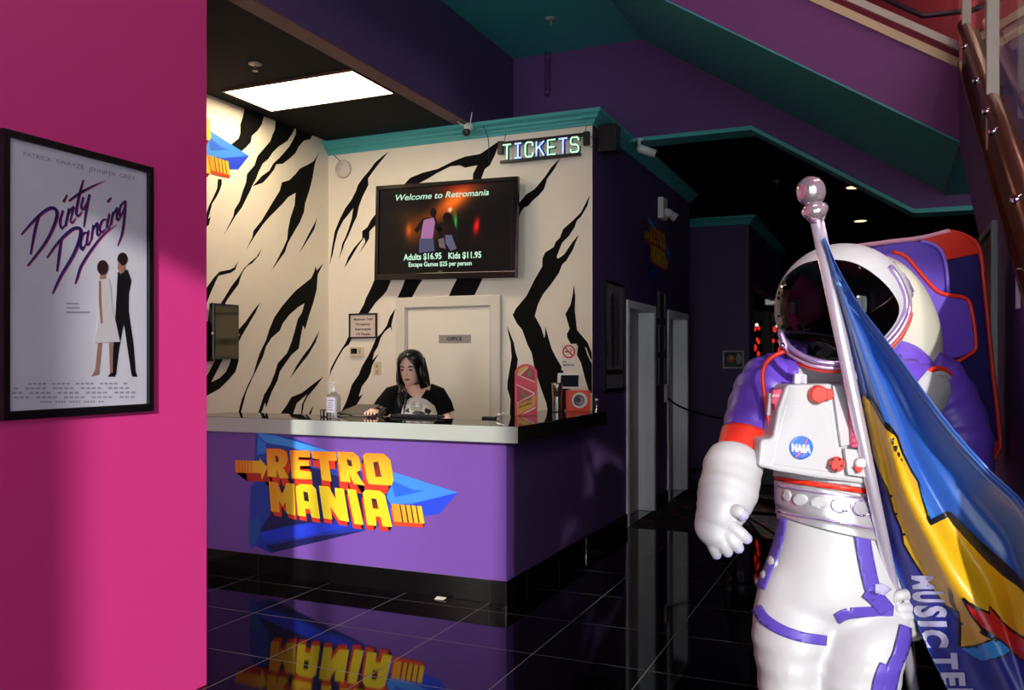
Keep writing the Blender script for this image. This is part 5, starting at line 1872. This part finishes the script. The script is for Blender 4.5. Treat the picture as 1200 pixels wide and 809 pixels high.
def disc_px(u, v, t, r, h, name, m, parent, sq=1.0):
    c = at(u, v, t)
    d = -FV
    return MB().lathe(c, d, [(r * t / FPX, 0), (r * t / FPX, h * .7), (r * .85 * t / FPX, h)], 26).build(name, m, parent, smooth=False)


kb = disc_px(957.5, 462, 2.545, 10.5, .022, 'red_knob', REDP, chest)
prism_px([(962, 455), (974, 456), (978, 459), (978, 466), (974, 469), (962, 470)], 2.535, .02, 'knob_arm', REDP, chest, .004)
disc_px(979.8, 544, 2.545, 8.8, .016, 'red_knob', REDP, chest)
for k in range(5):
    a = 2 * PI * k / 5 + .3
    disc_px(979.8 + 6.6 * math.cos(a), 544 + 6.6 * math.sin(a), 2.530, 1.5, .004, 'knob_hole', mat('dark_hole', '#2a1a20', .6), chest)
disc_px(1007, 543, 2.545, 6.5, .014, 'white_knob', SUIT, chest)
prism_px([(1001, 547), (1012, 548), (1009, 554), (1006, 555)], 2.528, .012, 'knob_mark', REDP, chest, .001)
lb_ = disc_px(938.7, 524.6, 2.541, 13.6, .006, 'round_badge', mat('badge_blue', '#2766c8', .4), chest)
bd = MB()


def bpx(u, v, l=0):
    return at(u, v, 2.5325 - .0006 * l)


def badge(poly, col, l):
    k = len(bd.v)
    bd.poly([bpx(u, v, l) for u, v in poly])
    for i in range(len(poly)):
        bd.c[k + i] = mixc(col, col, 0)


badge(stroke_poly([(932, 536.5), (937, 531), (942, 523), (947, 512.5)], [.8, 2.2, 2, .6]), '#d8527c', 1)
badge(stroke_poly([(940, 536), (944, 528), (949, 521)], [.6, 1.4, .6]), '#d8527c', 1)
put_text(bd, 'NASA', lambda x, y: bpx(927.8 + x, 528.6 + .09 * x - y, 3), 8.4, width=22.5, bold=.06, col=(.95, .94, .95))
bd.build('lettering', M_PRINT, lb_, attr=True)
# pink ribbed strap, buckles
rb = prism_px([(996, 478), (1004, 478), (1012, 523), (999, 525)], 2.535, .02, 'ribbed_strap', PINKC, chest, .003)
for k in range(6):
    v = 483 + 7 * k
    prism_px([(998 + .4 * k, v), (1007 + .8 * k, v), (1008 + .8 * k, v + 3), (998.4 + .4 * k, v + 3)], 2.53, .008, 'rib', mat('dark_pink', '#a82848', .4), chest, .001)
prism_px([(906, 457), (917, 456), (916, 474), (913, 492), (908, 495), (908, 474), (903.5, 473)], 2.57, .03, 'buckle', PINKC, None, .003)
prism_px([(905, 462), (914, 462), (913, 466), (904, 466)], 2.563, .01, 'buckle_bar', mat('pale_pink', '#e8a0b4', .35), None, .002)
prism_px([(901, 461), (904, 461), (903, 487), (899, 487)], 2.575, .02, 'strap_webbing', SUIT, None, .002)
prism_px([(932, 438), (946, 439), (946, 450), (931, 450)], 2.585, .025, 'collar_clip', mat('pale_lilac', '#d8cde0', .35), None, .004)
prism_px([(940, 440), (944, 440), (943, 449), (939, 449)], 2.58, .01, 'clip_slot', LILAC, None, .001)
prism_px([(990, 447), (1003, 440), (1008, 452), (990, 452)], 2.56, .03, 'buckle', PINKC, None, .003)

# helmet
HC = at(986, 361, 2.74)
HR = 75 * 2.74 / FPX
AXV = (RV, FV, UP)
hs = MB().ball(HC, HR, HR * 1.05, HR * 1.0, ax=AXV, n=48, m=30).build('helmet', SUIT, ast, smooth=True)
BH = bvh_of(hs)
vb = MB().ball(HC - FV * .012 + RV * (-.012), HR * 1.0, HR * 1.12, HR * .98, ax=AXV, n=48, m=30)
vpoly = smooth_path([(913.5, 350), (919, 331), (938, 314), (960, 307.5), (990, 308), (1012, 316), (1034, 333), (1047, 350), (1051, 363), (1047, 376), (1035, 392), (1018, 405), (1002, 414), (985, 419), (966, 420), (948, 416), (932, 407), (920, 393), (914, 372)], 3)
tmpv = BVHTree.FromPolygons(vb.v, vb.f)
pv = MB()
patch(pv, vpoly, tmpv, .003, 6)
vis = pv.build('visor', VIS, ast, smooth=True, solid=.006)
# collar ring
nk = smooth_path([(914, 386, 2.72), (918, 397, 2.65), (930, 411, 2.58), (952, 422, 2.53), (978, 426, 2.51), (1004, 422, 2.52), (1028, 408, 2.56), (1048, 389, 2.62), (1060, 368, 2.68), (1062, 350, 2.72), (1055, 330, 2.75), (1043, 312, 2.78)], 5)
nk_ = []
for u, v, t in nk:
    r_ = ray(u, v)
    h_ = BH.ray_cast(CAM, r_.normalized())
    nk_.append((u, v, min(t, (h_[0] - CAM).length / r_.length - .012) if h_[0] else t))
nk = nk_
nk2 = [(u + (u - 985) * .035, v + 5.5, t + .015) for u, v, t in nk[4:-8]]
tube_px(nk, 3.4, 'neck_ring', LILAC)
tube_px(nk2, 3.0, 'neck_ring_lower', mat('pink_metal', '#d8a8c8', .25, metal=.5))
nk3 = [(u + (u - 985) * .07, v + 9.5, t + .03) for u, v, t in nk[12:-12]]
tube_px(nk3, 2.2, 'collar_piping', REDP)
prism_px([(914, 390), (917, 388), (925, 407), (930, 413), (926, 417), (919, 408)], 2.60, .03, 'neck_latch', LILAC, None, .004)
MB().ball(at(916.5, 405, 2.59), .009, n=12, m=8).build('latch_knob', M_CHROME, ast, smooth=True)
for u, v in ((1044, 312), (1050, 322), (1060, 338), (1064, 345)):
    MB().ball(at(u + 2, v, 2.74), .011, .011, .016, ax=AXV, n=12, m=8).build('latch_knob', LILAC, ast, smooth=True)
MB().tube([at(u, v, 2.80) for u, v in ((1056, 322), (1062, 330), (1068, 343))], .010, 10).build('hinge', LILAC, ast, smooth=True)
# ivory hood behind the helmet
ca_, sa_ = math.cos(.32), math.sin(.32)
MB().ball(at(1047, 384, 2.95), 48 * 2.95 / FPX, .15, 88 * 2.95 / FPX, ax=(RV * ca_ + UP * sa_, FV, UP * ca_ - RV * sa_), n=36, m=22).build('hood', HOOD, ast, smooth=True)
MB().ball(at(1050, 452, 2.87), 46 * 2.87 / FPX, .15, 58 * 2.87 / FPX, ax=(RV * ca_ + UP * sa_, FV, UP * ca_ - RV * sa_), n=32, m=20).build('collar_side', PURP, ast, smooth=True)

# backpack
tb_ = 3.06
pk = prism_px(smooth_path([(1000, 289), (1060, 281), (1112, 272), (1132, 277), (1146, 291), (1152, 330), (1162, 430), (1171, 515), (1161, 543), (1140, 540)], 3) + [(1000, 540)], tb_, .24, 'backpack', NAVY, bev=.012)
prism_px(smooth_path([(1080, 281), (1112, 271.5), (1132, 277), (1147, 291), (1149, 297)], 3) + [(1110, 305), (1104, 295), (1094, 286)], tb_ - .008, .03, 'top_patch', REDP, pk, .004)
tube_px(smooth_path([(1112, 271, tb_), (1133, 277, tb_), (1147, 291, tb_), (1153, 330, tb_), (1163, 430, tb_), (1172, 515, tb_), (1168, 532, tb_), (1160, 545, tb_)], 4), 2.6, 'piping', REDP, pk)
tube_px(smooth_path([(996, 290, tb_), (1040, 284, tb_), (1080, 279, tb_), (1112, 271, tb_)], 4), 3.0, 'top_edging', mat('pale_pink', '#e8a0b4'), pk)
prism_px([(1152, 521), (1172, 515), (1168, 532), (1160, 546), (1156, 540)], tb_ - .01, .03, 'corner_patch', REDP, pk, .004)
p1 = prism_px(smooth_path([(1000, 294), (1050, 285), (1080, 283), (1096, 288), (1106, 301), (1110, 325), (1112, 350)], 3) + [(1070, 350), (1000, 335)], tb_ - .06, .07, 'upper_pad', PURP, None, .012)
tube_px(smooth_path([(1080, 283, tb_ - .065), (1096, 288, tb_ - .065), (1106, 301, tb_ - .065), (1110, 325, tb_ - .065), (1111, 345, tb_ - .065)], 3), 2.2, 'pad_edge', mat('light_violet', '#8a6ad8', .4), p1)
p2o = smooth_path([(1030, 299), (1048, 295), (1062, 301), (1080, 322), (1098, 341), (1112, 346), (1130, 349), (1138, 361), (1144, 404), (1137, 415), (1118, 421)], 3)
p2 = prism_px(p2o + [(1104, 430), (1098, 400), (1085, 362), (1066, 335)], tb_ - .12, .10, 'shoulder_pad', PURP, None, .012)
tube_px([(u, v, tb_ - .122) for u, v in smooth_path([(1046, 295), (1062, 301), (1080, 322), (1098, 341), (1112, 346), (1130, 349), (1138, 361), (1144, 404), (1137, 415), (1116, 427)], 3)], 2.4, 'piping', REDP, p2)
# metal clip at the pack's lower edge
MB().ball(at(1154, 497, tb_ - .02), .013, n=14, m=8).build('pack_clip', M_CHROME, pk, smooth=True)
tube_px([(1143, 496, 2.93), (1150, 503, 2.92), (1157, 525, 2.9), (1160, 545, 2.9)], 3.0, 'elbow_piping', REDP, None)

# arm at the left of the picture: sleeve, band, puffed cuff, glove
slv = []
pathL = smooth_path([(920, 440, 2.86, 30), (908, 452, 2.83, 40), (893, 473, 2.79, 38), (881, 493, 2.74, 31), (872, 513, 2.70, 26.5)], 6)
PL = [at(*p[:3]) for p in pathL]
RL = [p[3] * p[2] / FPX * (1 + .035 * math.sin(i * 1.35)) for i, p in enumerate(pathL)]
armL = MB().tube(PL, RL, 30, flat_dir=RV).build('sleeve', PURP, ast, smooth=True)
tube_px(smooth_path([(873.5, 508, 2.705), (871, 520, 2.69), (868, 534, 2.67), (864, 552, 2.65)], 3), [27.5, 27.8, 28, 28, 28.2, 28.4, 28.6, 28.5, 28, 27.5], 'sleeve_band', REDP, None, 30)
cf = smooth_path([(863, 530, 2.66, 20), (861, 536, 2.65, 29), (859, 545, 2.63, 33.5), (857, 558, 2.61, 34), (854, 572, 2.59, 34.5), (850, 585, 2.57, 33.5), (846, 597, 2.55, 30), (843, 606, 2.54, 27.5), (841, 612, 2.54, 27)], 5)
MB().tube([at(*p[:3]) for p in cf], [p[3] * p[2] / FPX * (1 + .010 * math.sin(i * 1.25) + .010 * math.sin(i * .61 + 1)) for i, p in enumerate(cf)], 32, flat_dir=RV).build('cuff', SUIT, ast, smooth=True)
hd_ = MB()
hd_.rings([ring_at(u, v, t, w_, d, n=28) for u, v, t, w_, d in smooth_path([(842, 602, 2.54, 26, .055), (841, 612, 2.53, 27, .05), (841, 622, 2.52, 26.5, .047), (843, 632, 2.51, 23, .042), (846, 641, 2.51, 16, .034), (847, 645, 2.51, 9, .02)], 3)])


def finger(mb, pts, tip=None):
    P_ = [at(u, v, t) for u, v, t, r in pts]
    R_ = [r * t / FPX for u, v, t, r in pts]
    mb.tube(P_, R_, 14)
    mb.ball(P_[-1], R_[-1], n=14, m=10)
    mb.ball(P_[0], R_[0], n=14, m=10)


FL = [smooth_path(f, 3) for f in (
    [(852, 612, 2.50, 8.5), (861, 620, 2.48, 8), (869, 626, 2.47, 7.3), (874.5, 631, 2.475, 6.2)],
    [(848, 622, 2.50, 8.5), (856, 631, 2.48, 8), (861, 637, 2.475, 7.3), (865, 642, 2.48, 6.2)],
    [(840, 628, 2.50, 8.3), (847, 637, 2.485, 7.8), (850, 643, 2.485, 7), (852.5, 647, 2.49, 5.8)],
    [(832, 630, 2.51, 8), (836, 640, 2.50, 7.4), (838, 646, 2.50, 6.6), (839.5, 650, 2.505, 5.4)],
    [(852, 600, 2.52, 9), (860, 599, 2.49, 8.6), (866, 600, 2.47, 8), (870, 603, 2.465, 7)],
)]
for f in FL:
    finger(hd_, f)
glv = hd_.build('glove', SUIT, ast, smooth=True)
rm = glv.modifiers.new('remesh', 'REMESH')
rm.mode = 'VOXEL'
rm.voxel_size = .004
rm.use_smooth_shade = True
sm_ = glv.modifiers.new('smooth', 'SMOOTH')
sm_.factor = .5
sm_.iterations = 3
for f in FL:
    u, v, t, r = f[-1]
    u0, v0, t0, r0 = f[-3]
    MB().ball(at(u + (u - u0) * .12, v + (v - v0) * .12, t), r * 1.07 * t / FPX, n=16, m=10).build('fingertip', LAV, ast, smooth=True)

# arm at the right of the picture, passing behind the flag to the pole
pr_ = smooth_path([(1074, 438, 2.88, 34), (1090, 452, 2.88, 40), (1108, 478, 2.87, 39), (1122, 508, 2.84, 36), (1128, 538, 2.80, 33), (1122, 570, 2.76, 30)], 6)
MB().tube([at(*p[:3]) for p in pr_], [p[3] * p[2] / FPX * (1 + .03 * math.sin(i * 1.3)) for i, p in enumerate(pr_)], 30, flat_dir=RV).build('sleeve', PURP, ast, smooth=True)
tube_px(smooth_path([(1070, 450, 2.73), (1082, 439, 2.73), (1096, 432, 2.74), (1108, 434, 2.76), (1116, 443, 2.79), (1119, 449, 2.81)], 4), 3.0, 'piping', REDP)
tube_px(smooth_path([(1078, 449, 2.735), (1092, 440, 2.735), (1104, 438, 2.75), (1113, 444, 2.78)], 4), 3.4, 'armhole_lining', SUIT)
tube_px(smooth_path([(1124, 560, 2.77), (1118, 580, 2.75), (1110, 598, 2.74)], 4), [31.5, 32, 32, 32, 32, 32, 31.5, 31, 30], 'sleeve_band', REDP, None, 26)
fp = smooth_path([(1112, 590, 2.74, 31), (1104, 620, 2.72, 33), (1092, 655, 2.71, 31), (1078, 690, 2.71, 27), (1070, 708, 2.71, 24)], 5)
MB().tube([at(*p[:3]) for p in fp], [p[3] * p[2] / FPX * (1 + .03 * math.sin(i * 1.25)) for i, p in enumerate(fp)], 28, flat_dir=RV).build('cuff', SUIT, ast, smooth=True)
h2 = MB()
h2.rings([ring_at(u, v, t, w_, d, n=24) for u, v, t, w_, d in smooth_path([(1072, 698, 2.73, 20, .05), (1068, 712, 2.74, 22, .05), (1066, 728, 2.75, 21, .05), (1067, 742, 2.75, 17, .045), (1068, 750, 2.75, 9, .02)], 3)])
for k, v in enumerate((712, 722.5, 732.5, 741.5)):
    finger(h2, smooth_path([(1072, v - 2, 2.72, 6.8), (1064, v, 2.655, 6.6), (1053, v + 1.5, 2.635, 6.2), (1046.5, v + 1, 2.665, 5.4)], 3))
finger(h2, smooth_path([(1070, 702, 2.72, 7.5), (1062, 697, 2.66, 7), (1054, 698, 2.635, 6), (1049, 702, 2.64, 5.2)], 3))
g2 = h2.build('glove', SUIT, ast, smooth=True)
rm = g2.modifiers.new('remesh', 'REMESH')
rm.mode = 'VOXEL'
rm.voxel_size = .004
rm.use_smooth_shade = True
# ------------------------------------------------------------------ flag pole and flag
Pt, Pb = at(956, 252, 2.36), at(1053, 722, 2.69)
dpole = (Pb - Pt).normalized()
kf = (0.02 - Pt.z) / dpole.z
Pf = Pt + dpole * kf
fpole = thing('flag_pole', (Pf.x, Pf.y, 0), 'shiny silver flag pole with a ball finial leaning in the astronaut hand', 'pole')
M_POLE = mat('lilac_chrome', '#ddd0e4', .22, metal=.6)
MB().tube([Pt - dpole * .02, Pt + (Pf - Pt) * .5, Pf], .0185, 24).build('pole', M_POLE, fpole, smooth=True)
fin = mat('finial_chrome', '#f0d4e0', .16, metal=.75)
ax = -dpole
MB().lathe(Pt + dpole * .0, ax, [(.0185, -.02), (.030, 0), (.034, .006), (.036, .016), (.030, .026), (.024, .03), (.025, .034), (.030, .038), (.037, .052), (.0385, .066), (.036, .082), (.028, .096), (.014, .105), (.002, .108)], 32).build('finial', fin, fpole, smooth=True)
MB().lathe(Pf + UP * -.0, UP, [(.05, -Pf.z + .001), (.05, -Pf.z + .02), (.024, -Pf.z + .05)], 20).build('foot', M_BLK, fpole, smooth=True)

LE = smooth_path([(964, 280, 2.345, 0), (981, 345, 2.40, 0), (1000, 421, 2.45, 0), (1013, 490, 2.50, 0), (1026, 560, 2.55, 0), (1040, 640, 2.60, 0), (1063, 700, 2.60, 0), (1083, 752, 2.58, 0), (1106, 800, 2.56, 0), (1136, 860, 2.54, 0), (1180, 930, 2.52, 0)], 8)
RE = smooth_path([(967, 278, 2.345, 0), (983, 315, 2.36, 0), (1008, 358, 2.38, 0), (1034, 392, 2.40, 0), (1064, 432, 2.40, 0), (1092, 470, 2.39, 0), (1122, 508, 2.38, 0), (1160, 550, 2.36, 0), (1202, 592, 2.30, 0), (1224, 645, 2.2, 0), (1238, 720, 2.1, 0)], 8)
NS, NR = len(LE), 72
fv, ff = [], []
for i in range(NS):
    s_ = i / (NS - 1)
    for j in range(NR + 1):
        r = j / NR
        u = LE[i][0] + (RE[i][0] - LE[i][0]) * r
        v = LE[i][1] + (RE[i][1] - LE[i][1]) * r
        t = LE[i][2] + (RE[i][2] - LE[i][2]) * r
        A_ = .046 * min(1, s_ * 2.2)
        t += A_ * (math.sin(2 * PI * (1.55 * r + .10 + .05 * math.sin(3 * s_))) + .35 * math.sin(2 * PI * (3.6 * r + .4 * s_)))
        t += .006 * math.sin(9 * s_ + 14 * r) * s_ + .004 * math.sin(25 * s_ - 9 * r) * min(1, s_ * 3)
        fv.append(at(u, v, t))
ff = [(i * (NR + 1) + j, i * (NR + 1) + j + 1, (i + 1) * (NR + 1) + j + 1, (i + 1) * (NR + 1) + j) for i in range(NS - 1) for j in range(NR)]
flag = thing('flag', at(966, 280, 2.35), 'blue satin flag with a large yellow figure and white lettering draped from the silver pole', 'flag')
M_SATIN = mat('blue_satin', '#2152a8', .32, var=.08, scale=4, bump=.12, bscale=40, sheen=.3)
cloth = MB().add(fv, ff).build('cloth', M_SATIN, flag, smooth=True, solid=.001)
BF = BVHTree.FromPolygons(fv, ff)
M_FP = mat('flag_ink', '#ffffff', .38, attr=True, var=.03)
prn = MB()


def fpat(poly, col, l, step=3):
    patch(prn, poly, BF, .0045 + .0009 * l, step, mixc(col, col, 0))


def k3(pts):
    return [(1000 + x / 3.677, 440 + y / 3.677) for x, y in pts]


def k4(pts):
    return [(1060 + x / 3.25, 560 + y / 3.25) for x, y in pts]


yel = [(1014, 462), (1024.5, 475), (1035, 494), (1047.6, 513), (1054, 532), (1065, 554), (1072, 565), (1079, 584), (1085.7, 603), (1088, 615), (1110.8, 605.5), (1121.5, 618.5), (1140, 638.5), (1158.5, 658.5), (1180, 677), (1203, 697), (1240, 728), (1240, 800), (1200, 770), (1183, 761), (1163, 746), (1152, 735.5), (1150, 741), (1163, 750), (1145, 755), (1128, 757), (1129, 735), (1126, 717), (1111, 708), (1097, 691), (1084.6, 674), (1072, 655), (1061, 636), (1058, 618), (1050, 600), (1042, 572), (1030, 545), (1019, 515), (1012, 488), (1011, 474)]
fpat([(1016, 505), (1027, 562), (1042, 641), (1064, 699), (1084, 751), (1108, 800), (1140, 862), (1190, 900), (1226, 830), (1226, 790), (1163, 750), (1128, 735), (1084, 674), (1058, 630), (1030, 545)], '#2b2f92', 0)
fpat(stroke_poly(yel + yel[:1], 6.0), '#0c0a10', 1)
fpat(yel, '#d9a616', 2)
fpat(k4([(182, 128), (215, 165), (300, 245), (420, 358), (500, 425), (500, 470), (440, 425), (380, 375), (280, 275), (200, 190), (165, 150), (92, 184), (92, 162), (165, 125)]), '#15101a', 3)
fpat(k4([(48, 30), (75, 92), (108, 150), (92, 158), (60, 80)]), '#2f7fd8', 3)
fpat(k4([(40, 20), (62, 80), (95, 184), (85, 172), (55, 80)]), '#0c0a10', 3)
red = [(228, 456), (270, 495), (318, 522), (312, 492), (352, 532), (405, 570), (470, 615), (520, 640), (520, 735), (455, 690), (400, 655), (345, 610), (300, 570), (262, 520)]
fpat(k4(red), '#c01c20', 4)
fpat(k4(stroke_poly(red[:8], 9)), '#0c0a10', 5)
fpat(k4(stroke_poly(red[8:] + red[:1], 7)), '#0c0a10', 5)
fpat(k4([(172, 410), (190, 440), (192, 470), (215, 510), (205, 505), (180, 470)]), '#0c0a10', 4)
lb2 = [(225, 645), (280, 640), (338, 615), (360, 622), (402, 655), (380, 675), (330, 692), (300, 692), (262, 672)]
fpat(k4(lb2), '#2f8ed8', 4)
fpat(k4(stroke_poly(lb2 + lb2[:1], 7)), '#0c0a10', 5)
fpat(k4(stroke_poly([(213, 505), (216, 560), (210, 640)], 8)), '#0c0a10', 4)
# words running down the hoist edge
for ch, v0, v1, ub, hgt in (('M', 673.5, 689.5, 1072, 25), ('U', 692, 705, 1073.5, 35), ('S', 709, 723, 1075, 36), ('I', 727, 733.5, 1077, 34), ('C', 737, 758, 1080.5, 31), ('T', 764, 783, 1094, 29), ('E', 787, 803, 1104, 28), ('L', 806, 820, 1114, 28), ('E', 823, 838, 1122, 28)):
    vs_, fs_, wd = text_shape(ch, .05)
    gp = [(ub + y * hgt + (x / wd) * (v1 - v0) * .12, v0 + (x / wd) * (v1 - v0)) for x, y in vs_]
    for f in fs_:
        patch(prn, [gp[k] for k in f], BF, .0085, 3, (.80, .78, .90))
prn.build('print', M_FP, flag, smooth=True, attr=True)
hm = MB()
for off in (3.0, 7.0):
    q = [(p[0] - off, p[1] + off * .8) for p in RE[6:]]
    patch(hm, stroke_poly(q, .9), BF, .0045, 3, (.45, .62, .88))
hm.build('hem_stitching', M_FP, flag, smooth=True, attr=True)
